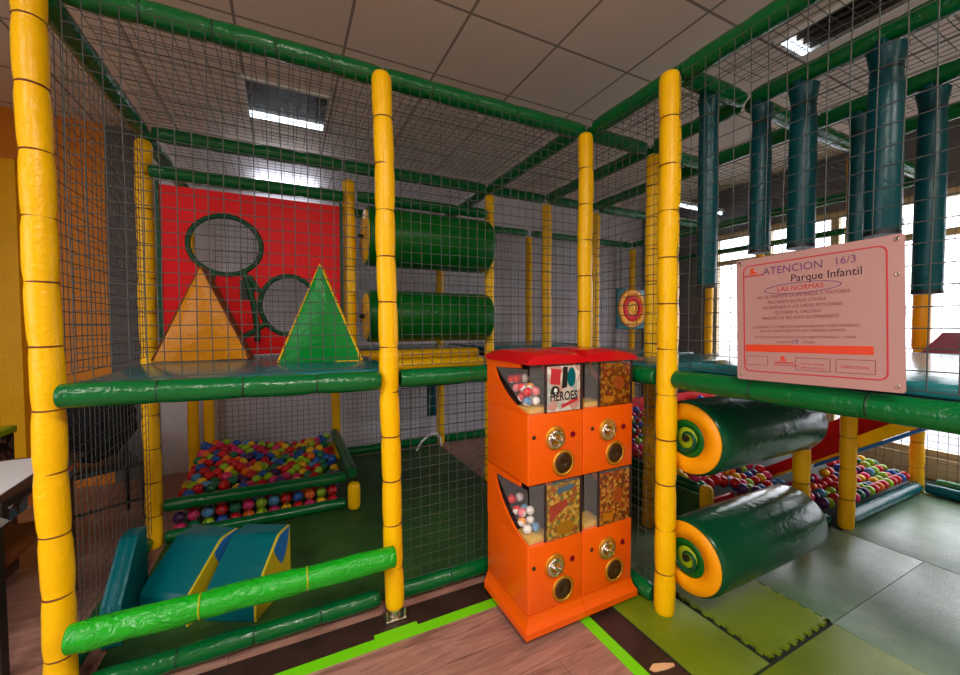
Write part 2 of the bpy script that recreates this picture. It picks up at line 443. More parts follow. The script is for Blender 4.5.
post(3.05, 0.67, 0, 2.555, 'far yellow post by the window, left of the rules sign', mat='yellow_dim', ties=False)

e = 0.046
def lab_rail(a, b_, lab, **k): return rail(a, b_, lab, **k)
YT = 0.068
lab_rail((-2.33, YT, H), (-1.20, YT, H), 'top green padded rail from the outer corner post to the footed post', seg=.25, ties=True)
lab_rail((-1.195, YT, H), (0.03, YT, H), 'top green padded rail from the footed post to the post behind the machines', seg=.25, ties=True)
lab_rail((0.07, -0.015, H), (0.07, -0.60, H), 'short top green padded rail ending above the post before the big rollers', ties=True)
lab_rail((0.07, -0.605, H), (0.07, -2.0, H), 'long top green padded rail running forward above the rules sign', ties=True)
lab_rail((-2.4, .12, H), (-2.4, 1.20, H), 'top green padded rail running back along the orange wall side', seg=.3)
lab_rail((-2.4, 1.30, H), (-2.4, 2.45, H), 'back top green padded rail above the outer edge of the ball pit')
lab_rail((-2.35, 1.25, H), (-1.24, 1.25, H), 'top green padded rail above the red hole panel')
lab_rail((-1.23, 1.25, H), (-0.045, 1.25, H), 'top green padded rail above the two stacked rollers')
lab_rail((-2.36, 1.20, 2.355), (-1.24, 1.20, 2.355), 'lower green padded rail carrying the red hole panel', r=.04)
lab_rail((-1.14, 1.20, 2.37), (-0.06, 1.20, 2.37), 'lower green padded rail just above the upper stacked roller', r=.04)
lab_rail((0.0, .12, H), (0.0, 1.205, H), 'top green padded cross rail running back from the post behind the machines')
lab_rail((0.0, 1.295, H), (0.0, 2.455, H), 'top green padded cross rail beyond the stacked rollers to the back row')
lab_rail((0.085, YT, H), (0.565, YT, H), 'short top green rail going sideways from the post behind the machines')
lab_rail((0.655, YT, H), (1.16, YT, H), 'top green rail going sideways further along, behind the hanging bags')
lab_rail((0.045, 1.25, H), (0.575, 1.25, H), 'mid row top green rail right of the stacked rollers')
lab_rail((0.665, 1.25, H), (1.205, 1.25, H), 'second mid row top green rail right of the stacked rollers')
lab_rail((1.295, 1.25, H), (3.0, 1.25, H), 'long mid row top green rail towards the target panel')
lab_rail((0.61, .08, H), (0.61, 1.205, H), 'top green rail over the middle bay, from mid row to front row')
lab_rail((0.60, -0.53, H), (0.60, -0.01, H), 'short top green rail joining the bag rail to the front row')
lab_rail((0.60, -0.62, H), (0.60, -2.0, H), 'top green rail carrying the nearer line of hanging teal bags')
lab_rail((1.20, -0.53, H), (1.20, 1.205, H), 'top green rail running back from the bags along the far bay')
lab_rail((1.20, -0.62, H), (1.20, -2.0, H), 'top green rail carrying the farther line of hanging teal bags')
lab_rail((1.75, -0.64, H), (1.75, -2.0, H), 'top green rail beyond both lines of hanging bags')
lab_rail((0.115, -0.575, H), (0.55, -0.575, H), 'top green cross rail that holds the first hanging teal bag')
lab_rail((0.65, -0.575, H), (1.15, -0.575, H), 'top green cross rail between the two bag rails')
lab_rail((1.25, -0.575, H), (1.75, -0.575, H), 'top green cross rail beyond the bag rails, ending at the slide post')
lab_rail((1.85, -0.575, H), (3.03, -0.575, H), 'top green cross rail from the slide post to the window post')
lab_rail((3.08, -0.51, H), (3.08, 2.45, H), 'top green rail along the window side of the frame')
lab_rail((3.21, -0.4, 2.3), (3.21, 2.4, 2.3), 'lower green rail in front of the window tops', r=.03)
lab_rail((-2.35, 2.5, H), (-1.215, 2.5, H), 'back row top green rail above the ball pit')
lab_rail((-1.125, 2.5, H), (-0.045, 2.5, H), 'back row top green rail beside the ball pit bay')
lab_rail((0.045, 2.5, H), (1.205, 2.5, H), 'back row top green rail behind the slim posts')
lab_rail((1.295, 2.5, H), (3.05, 2.5, H), 'back row top green rail ending behind the target panel')
# deck level front rails
DZ = 1.153
lab_rail((-2.33, -0.046, DZ + .02), (-1.25, -0.046, DZ + .002), 'glossy green deck-edge rail in front of the two triangular blocks', seg=.28, ties=True, wob=.05)
lab_rail((-1.145, -0.005, DZ), (-0.05, -0.005, DZ), 'glossy green deck-height rail between the footed post and the machines', seg=.36, ties=True, wob=.05)
lab_rail((0.0, -0.05, DZ), (0.0, -0.528, DZ), 'short green deck-edge rail right of the capsule machines')
lab_rail((0.0, -0.63, DZ), (0.0, -2.0, DZ), 'worn green deck-edge rail below the rules sign', seg=.33, ties=True, wob=.05)
lab_rail((1.19, 1.42, DZ + .01), (1.19, 2.4, DZ + .01), 'green deck-edge rail in the far middle bay', seg=.5)
# entrance bar and base rails
lab_rail((-2.305, -0.115, 0.366), (-1.205, -0.115, 0.358), 'wrinkled bright green entrance bar low in front of the foam blocks', mat='bright_green', r=.047, seg=.37, ties=True, tie_mat='lime_core', wob=.12)
lab_rail((-2.32, 0.07, 0.062), (-1.24, 0.07, 0.062), 'dark green base rail on the floor below the bright green entrance bar', r=.04, ties=True)
lab_rail((-1.14, 0.07, 0.065), (-0.05, 0.07, 0.065), 'dark green base rail on the floor left of the capsule machines', r=.042, ties=True)
lab_rail((0.0, -0.05, 0.06), (0.0, -0.52, 0.06), 'dark green base rail on the floor right of the capsule machines', r=.04)
lab_rail((-2.43, .095, 0.06), (-2.43, 1.20, 0.06), 'dark green base rail along the table side', r=.04)
lab_rail((-1.10, 2.5, 0.06), (-0.05, 2.5, 0.06), 'green base rail along the back, right of the ball pit', r=.045)
lab_rail((0.05, 2.5, 0.06), (1.20, 2.5, 0.06), 'green base rail along the back, behind the machines', r=.045)
lab_rail((1.86, -0.575, 0.06), (3.02, -0.575, 0.06), 'teal-green base rail between the foam tiles and the balls', mat='teal', r=.045)
lab_rail((1.27, -0.50, 0.05), (1.745, -0.50, 0.05), 'short teal-green base rail between the roller post and the slide post', mat='teal', r=.04)
lab_rail((3.08, -0.62, 0.057), (3.08, -2.2, 0.057), 'green base rail at the window side of the foam tiles', mat='teal', r=.04)
lab_rail((3.3, -0.62, 0.05), (3.3, -2.2, 0.05), 'green padded skirting rail along the wall under the window', mat='green', r=.045)

# ------------------------------------------------------------------ nets
def net(label, o, u, v, sp=0.05, r=0.0019, cat='net', name=None, wob=0.004):
    o, u, v = Vector(o), Vector(u), Vector(v)
    mb = MB(); rnd = random.Random(len(label) * 7 + 3)
    nrm = u.cross(v).normalized(); ud, vd = u.normalized(), v.normalized()
    def strand(a, b_, side):
        k = max(2, int((b_ - a).length / 0.3)); pts = []
        ph = rnd.random() * 6
        for i in range(k + 1):
            t = i / k
            edge = 0 if i in (0, k) else 1
            pts.append(a.lerp(b_, t) + side * (rnd.uniform(-wob, wob) * edge) + nrm * (rnd.uniform(-.003, .003) * edge))
        mb.ring_tube(pts, r, 4, cap=False)
    nu = max(1, round(u.length / sp)); nv = max(1, round(v.length / sp))
    for i in range(nu + 1): strand(o + u * (i / nu), o + u * (i / nu) + v, ud)
    for j in range(nv + 1): strand(o + v * (j / nv), o + v * (j / nv) + u, vd)
    ob = mb.build(name or ('canopy_net' if 'roof' in label else 'safety_net'), M['net'])
    return tag(ob, label, cat)
net('black safety net in front of the two triangular blocks', (-2.305, .0, 1.215), (1.025, 0, 0), (0, 0, 1.34))
net('black safety net in front of the two stacked rollers', (-1.13, .0, 1.215), (1.06, 0, 0), (0, 0, 1.34))
net('black safety net low between the footed post and the capsule machines', (-1.13, .045, .125), (1.06, 0, 0), (0, 0, .97))
net('black safety net along the side by the orange wall, from deck to top', (-2.4, .10, 1.22), (0, 1.09, 0), (0, 0, 1.33))
net('black safety net along the low side by the dark chair', (-2.4, .10, .12), (0, 1.09, 0), (0, 0, .95))
net('black roof net above the triangular blocks', (-2.34, .09, H + .056), (1.14, 0, 0), (0, 1.10, 0), 0.05)
net('black roof net in front of the stacked rollers', (-1.18, .09, H + .056), (1.13, 0, 0), (0, 1.10, 0), 0.05)
net('black roof net above the far ball pit bay', (-2.34, 1.3, H + .056), (1.14, 0, 0), (0, 1.14, 0), 0.06)
net('black roof net behind the stacked rollers', (-1.18, 1.3, H + .056), (1.13, 0, 0), (0, 1.14, 0), 0.06)
net('black roof net right of the post behind the machines', (0.06, .09, H + .056), (.5, 0, 0), (0, 1.10, 0), 0.05)
net('black roof net over the second bay past the machines', (0.67, .09, H + .056), (.48, 0, 0), (0, 1.10, 0), 0.05)
net('black roof net over the small bay before the big rollers', (0.09, -.52, H + .056), (.46, 0, 0), (0, .48, 0), 0.05)
net('black roof net above the first hanging bags', (0.09, -1.95, H + .056), (.46, 0, 0), (0, 1.32, 0), 0.05)
net('black roof net between the two lines of hanging bags', (0.66, -1.95, H + .056), (.48, 0, 0), (0, 1.32, 0), 0.05)
net('black roof net beyond the hanging bags', (1.26, -1.95, H + .056), (.42, 0, 0), (0, 1.31, 0), 0.05)
net('black roof net over the far bay by the window', (1.26, -.5, H + .06), (1.73, 0, 0), (0, 1.68, 0), 0.06)
net('black safety net above the deck right of the capsule machines', (0.03, -.06, 1.215), (0, -.46, 0), (0, 0, 1.34))
net('black safety net low right of the capsule machines', (0.0, -.06, .115), (0, -.46, 0), (0, 0, .98))
net('black safety net behind the rules sign', (0.0, -.63, 1.215), (0, -1.36, 0), (0, 0, 1.34), 0.062)
net('black safety net along the ball pit back wall', (-2.2, 2.5, .1), (.97, 0, 0), (0, 0, 1.0), 0.05)
net('black safety net on the back row below the deck, right of the pit', (-1.1, 2.5, .12), (1.04, 0, 0), (0, 0, 1.0), 0.05)
net('black safety net on the upper back row behind the rollers', (-1.1, 2.5, 1.25), (1.04, 0, 0), (0, 0, 1.3), 0.05)
net('black safety net on the upper back row behind the red panel', (-2.2, 2.5, 1.25), (.97, 0, 0), (0, 0, 1.3), 0.05)
net('black safety net on the back row behind the slim posts', (0.06, 2.5, .12), (1.13, 0, 0), (0, 0, 2.42), 0.055)
net('black safety net on the far back row beside the target panel', (1.32, 2.5, .12), (1.7, 0, 0), (0, 0, 2.42), 0.06)
net('black safety net on the window side, above the slide', (3.15, -.5, .12), (0, 1.1, 0), (0, 0, 2.42), 0.055)
net('black safety net on the window side, far end', (3.15, .75, .12), (0, 1.65, 0), (0, 0, 2.42), 0.055)
net('black safety net on the window side by the foam tiles', (3.08, -.62, .12), (0, -1.36, 0), (0, 0, 2.42), 0.055)
net('black safety net on the ball pit front', (-2.33, 1.25, .10), (1.08, 0, 0), (0, 0, .12), 0.05)

# ------------------------------------------------------------------ decks
def deck(x0, x1, y0, y1, label, name='deck_platform', z=1.2):
    t = thing(name, label, 'platform', (x0, y0, z))
    MB().box(0, x1 - x0, 0, y1 - y0, -.085, -.045).build('board', M['dark_wood'], t)
    MB().box(0, x1 - x0, 0, y1 - y0, -.044, 0, bev=.012).build('mat', M['deck_teal'], t)
    return t
deck(-2.345, -1.145, .05, 1.298, 'teal padded platform under the two triangular blocks')
deck(-1.13, -0.06, 1.42, 2.42, 'teal padded platform behind the stacked rollers')
deck(0.055, 1.14, .085, 1.16, 'teal padded platform behind the capsule machines')
deck(0.055, 1.74, -0.50, -.03, 'teal padded platform between the roller post and the bay behind it')
deck(0.055, 1.74, -2.0, -0.66, 'teal padded platform behind the rules sign', z=1.235)
deck(0.06, 1.13, 1.42, 2.42, 'teal padded platform in the far middle bay')
t = thing('foam_step', 'yellow foam roll step below the stacked rollers', 'step', (-1.12, 1.25, 1.09))
MB().ring_tube([(0, 0, 0), (.03, 0, 0), (1.02, 0, 0), (1.05, 0, 0)], [.03, .045, .045, .03], 16).build('roll', M['yellow'], t)
t = thing('foam_step', 'tan-yellow foam roll step behind and above the plain yellow one', 'step', (-1.12, 1.345, 1.165))
MB().ring_tube([(0, 0, 0), (.03, 0, 0), (1.02, 0, 0), (1.05, 0, 0)], [.03, .045, .045, .03], 16).build('roll', M['yellow_dim'], t)

# ------------------------------------------------------------------ green floor mats
mt = MB().box(-2.345, -0.05, .12, 2.44, 0.0, 0.02, bev=.004)
tag(MB().box(.06, .80, -.40, 1.12, 0.0035, .016, bev=.003).build('floor_mat', M['tile_grey']), 'pale green floor mat behind the low net beside the roller post', 'mat')
tag(mt.build('floor_mat', M['mat_green']), 'dark green floor mat inside the netted bays with the ball pit', 'mat')

def tile(name, x0, x1, y0, y1, z0, z1, mat, label, teeth=True):
    tt = 0.028; dep = 0.014
    def edge(a, b_, n):
        a, b_ = Vector(a), Vector(b_); d = b_ - a; L = d.length; u = d / L; nrm = Vector((u.y, -u.x)); pts = []
        k = max(2, int(L / (2 * tt))); st = L / (2 * k)
        for i in range(k):
            for q, off in ((i * 2 * st, 0), (i * 2 * st + st * .9, 0), (i * 2 * st + st * .8, 1), (i * 2 * st + 2 * st, 1)):
                pts.append(tuple(a + u * q + nrm * (-dep * off)))
        return pts
    if teeth:
        poly = edge((x0, y0), (x1, y0), 1) + edge((x1, y0), (x1, y1), 1) + edge((x1, y1), (x0, y1), 1) + edge((x0, y1), (x0, y0), 1)
        me = flat_shape(poly, [], (z1 - z0) / 2)
        for v in me.vertices: v.co.z += (z0 + z1) / 2
        me.materials.append(mat); o = link(name, me)
    else:
        o = MB().box(x0 - .0015, x1 + .0015, y0 - .0015, y1 + .0015, z0, z1, bev=.0015).build(name, mat)
    return tag(o, label, 'foam tile')
tile('foam_floor_tile', -0.195, 0.63, -2.4, -0.995, 0.0035, .014, M['tile_olive'], 'olive green foam floor tile nearest the brown strip', False)
tile('foam_floor_tile', -0.195, 0.128, -0.98, -0.03, 0.0035, .014, M['tile_olive'], 'narrow olive foam floor tile around the base of the roller post', False)
tile('foam_floor_tile', 0.155, 0.64, -0.975, -0.42, 0.0035, .018, M['tile_olive'], 'loose jigsaw-edged foam tile lying under the lower big roller', True)
tile('foam_floor_tile', 0.645, 1.70, -0.985, -0.42, 0.0035, .014, M['tile_grey'], 'grey-green foam floor tile in front of the roller post and slide post', False)
tile('foam_floor_tile', 1.705, 3.22, -1.40, -0.60, 0.0035, .014, M['tile_grey'], 'grey-green foam floor tile at the far corner by the window', False)
tile('foam_floor_tile', 0.635, 1.70, -2.4, -0.99, 0.0035, .014, M['tile_grey'], 'grey-green foam floor tile beside the nearest olive tile', False)
tile('foam_floor_tile', 1.705, 3.22, -2.4, -1.405, 0.0035, .014, M['tile_grey'], 'grey-green foam floor tile along the window-side base rail', False)

struct('trim_6', MB().box(-0.2045, 3.58, -2.6, 1.15, 0.0, 0.003), M['underlay'])
# ------------------------------------------------------------------ red hole panel
pt = thing('hole_panel', 'red vinyl panel with green-edged round crawl holes', 'panel', (-2.32, 1.20, 1.215))
W_, H_ = 1.06, 1.065
h1 = ell(.345, .72, .205, .19); h2 = ell(.715, .335, .18, .205)
h3 = [(.42, .37), (.50, .37), (.51, .50), (.42, .50)]
me = flat_shape([(0, 0), (W_, 0), (W_, H_), (0, H_)], [h1, h2], .006)
me.materials.append(M['red'])
o = link('sheet', me, pt); o.rotation_euler = (PI / 2, 0, 0)
for hh, nm in ((h1, 'hole_trim'), (h2, 'hole_trim')):
    MB().ring_tube([(a, -.004, b_) for a, b_ in hh] + [(hh[0][0], -.004, hh[0][1])], .016, 10, cap=False).build(nm, M['trim_green'], pt)
MB().box(-.012, .006, -.02, -.0065, 0, H_ + .02).build('side_trim', M['trim_green'], pt)
MB().box(W_ - .006, W_ + .012, -.02, -.0065, 0, H_ + .02).build('side_trim', M['trim_green'], pt)
def strap(pts): return MB().ring_tube([(a, -.014, b_) for a, b_ in pts], .018, 8, flat=.3, flatdir=(1, 0, 0)).build('strap', M['trim_green'], pt)
strap([(.44, .57), (.47, .45), (.50, .33), (.52, .12)]); strap([(.47, .53), (.52, .44), (.56, .42)]); strap([(.58, .22), (.50, .16), (.40, .10)]); strap([(.28, .55), (.26, .48), (.24, .40)])
MB().prism(h3, -.013, -.0075, 'Y').build('dark_slot', M['black'], pt)  # black patch added in place of a narrow dark opening
MB().box(.498, .535, -.042, -.030, .09, .15, bev=.004).build('buckle', M['black'], pt)

# triangular foam blocks on the deck
def tri_block(label, x, y, wd, ht, th, rz, front, side):
    t = thing('triangular_block', label, 'foam block', (x, y, 1.2015), (0, 0, rz))
    bm = bmesh.new()
    n = 14; vs = []
    for i in range(n + 1):
        tt = i / n; hw = wd / 2 * (1 - tt) + .004
        row = []
        m_ = 10
        for j in range(m_ + 1):
            xx = -hw + 2 * hw * j / m_
            bul = (.034 * math.sin(PI * tt ** .8) + .004 * math.sin(tt * 34 + j * .5)) * math.sin(PI * j / m_)
            row.append((xx, bul, tt * ht))
        vs.append(row)
    def face_grid(sgn):
        mb = MB(); flat = [(p[0], sgn * (th / 2 + p[1]) , p[2]) for r in vs for p in r]; m_ = 11
        mb.add(flat, [(i * m_ + j, i * m_ + j + 1, (i + 1) * m_ + j + 1, (i + 1) * m_ + j) for i in range(n) for j in range(m_ - 1)])
        return mb
    bm.free()
    a = face_grid(-1); b2 = face_grid(1)
    a.add(b2.v, b2.f); a.build('face', front, t)
    s = MB(); hw = wd / 2 + .004
    s.prism([(-hw, 0), (-hw + .012, 0), (.008, ht - .02), (.004, ht), (-.004, ht)], -th / 2, th / 2, 'Y')
    s.prism([(hw, 0), (hw - .012, 0), (-.008, ht - .02), (-.004, ht), (.004, ht)], -th / 2, th / 2, 'Y')
    s.prism([(-hw, 0), (hw, 0), (hw, .004), (-hw, .004)], -th / 2, th / 2, 'Y')
    s.build('side_band', side, t)
    MB().ring_tube([(-hw, -th / 2 - .002, .006), (0, -th / 2 - .002, ht), (hw, -th / 2 - .002, .006)], .006, 8).build('piping', side, t)
    return t
tri_block('amber yellow triangular foam block on the teal platform', -2.075, 1.06, .50, .565, .13, -.16, M['amber'], M['tie'])
tri_block('green triangular foam block with yellow edges on the teal platform', -1.44, .62, .44, .555, .14, -.20, M['prism_green'], M['yellow'])

# ------------------------------------------------------------------ stacked rollers (left) and big rollers (right)
def roller(label, x0, x1, y, z, r, mat, group=None, disc_gap=0.0, big=False, axle=(0.06, 0.02)):
    t = thing('foam_roller', label, 'roller', (x0, y, z), group=group)
    L = x1 - x0
    prof = [(disc_gap + .0, r * .90), (disc_gap + .012, r * .985), (disc_gap + .04, r), (L * .35, r * 1.005), (L * .7, r), (L - .03, r), (L - .008, r * .96), (L, r * .86)]
    MB().ring_tube([(a, 0, 0) for a, _ in prof], [q for _, q in prof], 48, wob=.006).build('cover', M[mat], t)
    n = (1, 0, 0)
    if big:
        MB().disc((-.004, 0, 0), n, r * .50, r * .93, .014, 48).build('end_ring', M['orange_disc'], t)
        MB().disc((-.003, 0, 0), n, r * .30, r * .50, .012, 40).build('inner_ring', M['roll_green'], t)
        MB().disc((-.004, 0, 0), n, 0.0, r * .30, .012, 40).build('core_disc', M['lime_core'], t)
        sp = [(-.014, r * (.08 + .36 * i / 30) * math.cos(2.2 * PI * i / 30), r * (.08 + .36 * i / 30) * math.sin(2.2 * PI * i / 30)) for i in range(31)]
        MB().ring_tube(sp, [.004 + .010 * i / 30 for i in range(31)], 8).build('spiral', M['roll_dark'], t)
    else:
        MB().disc((.012, 0, 0), n, 0.0, r * .93, .03, 40).build('end_disc', M['yellow'], t)
    MB().ring_tube([(-axle[0], 0, 0), (-.012, 0, 0)], .016, 12).build('axle', M['black'], t)
    MB().ring_tube([(L + .001, 0, 0), (L + axle[1], 0, 0)], .016, 12).build('axle', M['black'], t)
    return t
roller('green padded roller with a yellow end, upper of the stacked pair above the deck', -1.085, -0.065, 1.20, 2.08, .222, 'roll_green', axle=(.05, .02))
roller('green padded roller with a yellow end, lower of the stacked pair above the deck', -1.085, -0.065, 1.20, 1.478, .198, 'roll_green', axle=(.05, .015))
roller('big dark green roller with orange ringed end hanging under the deck rail', .07, .975, -.645, .87, .178, 'roll_dark', big=True, axle=(.024, .15))
roller('big dark green shiny roller with orange ringed end just above the foam tiles', .07, .975, -.655, .30, .178, 'roll_dark', big=True, axle=(.024, .11))

# ------------------------------------------------------------------ hanging teal bags
def bag(label, x, y, z0, z1, r=.048, rz=0.0, top_lean=0):
    t = thing('hanging_bag', label, 'hanging bag', (x, y, z0), (0, 0, rz))
    L = z1 - z0
    prof = [(0, .98), (.004, 1.0), (L * .3, 1.0), (L * .72, .98), (L - .16, .94), (L - .10, .86), (L - .06, .96), (L - .01, 1.12)]
    MB().ring_tube([(0, 0, a) for a, _ in prof], [r * q for _, q in prof], 20, flat=.9, flatdir=(1, 0, 0), wob=.02).build('tube', M['bag_teal'], t)
    MB().ring_tube([(0, 0, L - .104), (0, 0, L - .096)], [r * .90, r * .90], 20, flat=.9, flatdir=(1, 0, 0)).build('strap', M['black'], t)
    MB().box(-r * 1.14, r * 1.14, -.016, .016, L - .012, L + .012, bev=.004).build('loop', M['bag_teal'], t)
    MB().ring_tube([(0, 0, -.004), (0, 0, .012)], [r * 1.01, r * 1.01], 20, flat=.91, flatdir=(1, 0, 0)).build('end_cap', M['black'], t)
    return t
HB = H - .056
bag('long teal hanging bag on the cross rail right behind the roller post', .29, -.575, 1.60, HB)
bag('teal hanging bag where the nearer bag rail meets the cross rail', .60, -.655, 1.785, HB, .050)
bag('teal hanging bag above the left part of the rules sign', .60, -.84, 1.779, HB, .060)
bag('wide teal hanging bag above the right part of the rules sign, on the nearer rail', .60, -1.13, 1.778, HB, .064)
bag('thin teal hanging bag partly behind the widest one, on the farther rail', 1.20, -.83, 1.80, HB, .050)
bag('long teal hanging bag right of the rules sign', 1.20, -1.10, 1.56, HB, .060)
bag('short teal bag hanging under the deck behind the footed post', -.32, 1.9, .50, 1.10, .05)

# ------------------------------------------------------------------ foam entrance blocks
def foam_block(label, x, y, wd, rz, zs=1.0):
    t = thing('foam_block', label, 'foam block', (x, y, .0215), (0, 0, rz))
    poly = [(0, .0), (.0, .118), (.012, .142), (.185, .288), (.205, .302), (.225, .306), (.31, .304), (.31, 0)]
    poly = [(a, b_ * zs) for a, b_ in poly]
    mb = MB(); n = len(poly)
    k = 8; vs = []
    for i in range(k + 1):
        xx = wd * i / k
        for a, b_ in poly:
            q = .008 * math.sin(PI * i / k)
            vs.append((xx, a - q, b_ + q * .6))
    mb.add(vs, [(i * n + j, i * n + (j + 1) % n, (i + 1) * n + (j + 1) % n, (i + 1) * n + j) for i in range(k) for j in range(n)], 0, False)
    mb.build('cover', M['teal'], t)
    MB().prism(poly, wd, wd + .012, 'X').build('side_panel', M['wave_yellow'] if zs == 1 else M['teal'], t)
    MB().prism(poly, -.012, 0, 'X').build('side_panel', M['teal'], t)
    wave = [] if zs != 1 else [(.155, .258), (.185, .283), (.215, .300), (.30, .304), (.28, .23), (.25, .17), (.22, .145), (.19, .18), (.16, .23)]
    if wave: MB().prism(wave, wd + .0125, wd + .016, 'X').build('wave_patch', M['blue'], t)
    return t
foam_block('teal foam block with yellow side and blue wave, closest to the footed post', -1.985, .325, .222, -.50)
foam_block('teal foam block with a yellow side, middle of the three at the entrance', -2.262, .462, .235, -.62)
foam_block('teal foam block closest to the outer corner post', -2.358, .325, .048, -.06, 1.25)

# ------------------------------------------------------------------ ball pits
BALL = {'red': (206, 16, 22), 'pink': (224, 40, 110), 'blue': (24, 84, 176), 'lime': (150, 196, 20), 'yellow': (236, 190, 10), 'orange': (240, 110, 14),
        'purple': (70, 34, 96), 'green': (14, 110, 70), 'pale blue': (80, 150, 200)}
WGT = [('red', 28), ('pink', 17), ('blue', 13), ('lime', 18), ('yellow', 13), ('orange', 6), ('purple', 8), ('green', 8), ('pale blue', 5)]
BR = .037
def ball_mesh(name, mat, r):
    bm = bmesh.new(); bmesh.ops.create_icosphere(bm, subdivisions=3, radius=r)
    for fc in bm.faces: fc.smooth = True
    me = bpy.data.meshes.new(name); bm.to_mesh(me); bm.free(); me.materials.append(mat); return me
BM = {k: ball_mesh('ball', plain('ball_' + k.replace(' ', '_'), v, .3), BR) for k, v in BALL.items()}
bmx = bmesh.new(); bmesh.ops.create_icosphere(bmx, subdivisions=2, radius=BR)
SV = [v.co.copy() for v in bmx.verts]; SF = [[v.index for v in fc.verts] for fc in bmx.faces]; bmx.free()
rb = random.Random(11)
def pick(): return rb.choices([k for k, _ in WGT], [w_ for _, w_ in WGT])[0]
def ball(p, where, gname):
    c = pick(); o = link('plastic_ball', BM[c]); o.location = p
    return tag(o, f'{c} plastic ball in the {where}', 'ball', f'{c} balls in the {gname}')
def fill(pts, label, name):
    mb = MB(); keys = list(BALL)
    for p in pts:
        c = keys.index(pick()); mb.add([v + Vector(p) for v in SV], SF, c)
    o = mb.build(name, [BM[k].materials[0] for k in keys])
    return tag(o, label, 'balls', kind='stuff')

# left pit
lz = lambda x, y: .215 + .085 * (y - 1.3) + .03 * math.sin(x * 5) * (y - 1.3)
deep = []
j = 0; y = 1.345
while y < 2.40:
    x = -2.29 + (.04 if j % 2 else 0)
    while x < -1.265:
        z = lz(x, y) + rb.uniform(-.022, .022)
        ball((x + rb.uniform(-.002, .002), y + rb.uniform(-.001, .001), z), 'ball pit behind the foam blocks', 'pit behind the foam blocks')
        deep.append((x + .04, y + .02, z - .105))
        x += .08
    y += .0705; j += 1
for k in range(13):
    ball((-2.29 + k * .08, 1.345, .058), 'ball pit behind the foam blocks', 'pit behind the foam blocks')
    ball((-2.29 + k * .08, 1.338, .136), 'ball pit behind the foam blocks', 'pit behind the foam blocks')
deep = [p for p in deep if p[2] > .06 and p[1] > 1.46 and p[0] < -1.28]
fill(deep, 'mixed coloured balls filling the depth of the pit behind the foam blocks', 'buried_balls')
lab_rail((-2.345, 1.25, .262), (-1.245, 1.25, .258), 'green padded front rail of the ball pit behind the foam blocks', r=.04)
lab_rail((-1.19, 1.245, .275), (-1.19, 2.44, .30), 'green padded side rail of the ball pit, right of the balls', r=.042)
lab_rail((-2.345, 1.25, .058), (-1.245, 1.25, .058), 'dark green base rail under the ball pit front', r=.036)
post(-1.19, 1.195, 0.0205, .225, 'short yellow padded leg at the corner of the ball pit rails', r=.045, mat='yellow')
# right pit
def rz_(x, y): return .10 + .25 * (y + .5) + .04 * max(0, x - 2.0)
cand = []
j = 0; y = -.455
while y < 1.10:
    x = .13 + (.04 if j % 2 else 0)
    while x < 3.02:
        z = max(.055, rz_(x, y) + rb.uniform(-.02, .02))
        if x < 1.3: z = max(z, .285 + rb.uniform(-.015, .02) - .3 * max(0, x - 1.15))
        sly = .92 - .76 * (y + 1.0) / 1.03
        bad = x < .935 or (x < 1.18 and y < -.13) or (1.84 < x < 2.56 and y < .12 and z + BR + .012 > sly - .125) or (abs(x - 1.22) < .09 and abs(y + .586) < .09) or (abs(x - 1.8) < .09 and y < -.49) or \
              (abs(x - .61) < .09 and abs(y - .03) < .09) or (y < -.44 + BR and x < 1.8) or (abs(x - 3.05) < .09 and abs(y - .67) < .09) or (abs(x - 3.08) < .09 and abs(y + .56) < .09)
        if not bad:
            cand.append(Vector((x + rb.uniform(-.002, .002), y, z)))
        x += .08
    y += .0705; j += 1
x = 1.92
while x < 2.98:
    cand.append(Vector((x, -.525, .144))); x += .08
def in_view(p):
    X, Y, z = proj(p)
    return (631 < X < 656 and 408 < Y < 482) or (672 < X < 705 and 462 < Y < 492) or (705 < X < 790 and 440 < Y < 500) or (808 < X < 836 and 425 < Y < 505) or (855 < X < 912 and 440 < Y < 512)
vis = sorted((p for p in cand if in_view(p)), key=lambda p: (p - CAM).length)
own = vis[:95]; ids = {id(p) for p in own}
for p in own: ball(p, 'ball pit behind the big rollers and slide', 'pit behind the big rollers')
rest = [p for p in cand if id(p) not in ids]
fill(rest, 'mixed coloured balls farther back in the pit behind the big rollers', 'piled_balls')
tag(MB().box(-.0, .02, 0, 1.27, .0, .262, M4=Matrix.Translation((.835, -.17, .0035))).build('pit_board', M['mat_green']), 'green padded board at the side of the pit behind the big rollers', 'board')
lab_rail((.845, -.17, .306), (.845, 1.10, .306), 'dark green rail on the green board behind the roller ends', r=.034, mat='roll_dark')
tag(MB().box(.90, 1.17, -.215, -.195, .0035, .23).build('pit_board', M['slide_red']), 'short red padded board right behind the big rollers', 'board')
post(.845, -.225, .0035, .345, 'short yellow padded corner post of the ball pit behind the big rollers', mat='yellow_dim', ties=False, r=.04)
tag(MB().box(.89, 3.0, 1.155, 1.175, .0035, .62).build('pit_board', M['slide_red']), 'red padded board closing the back of the pit behind the big rollers', 'board')

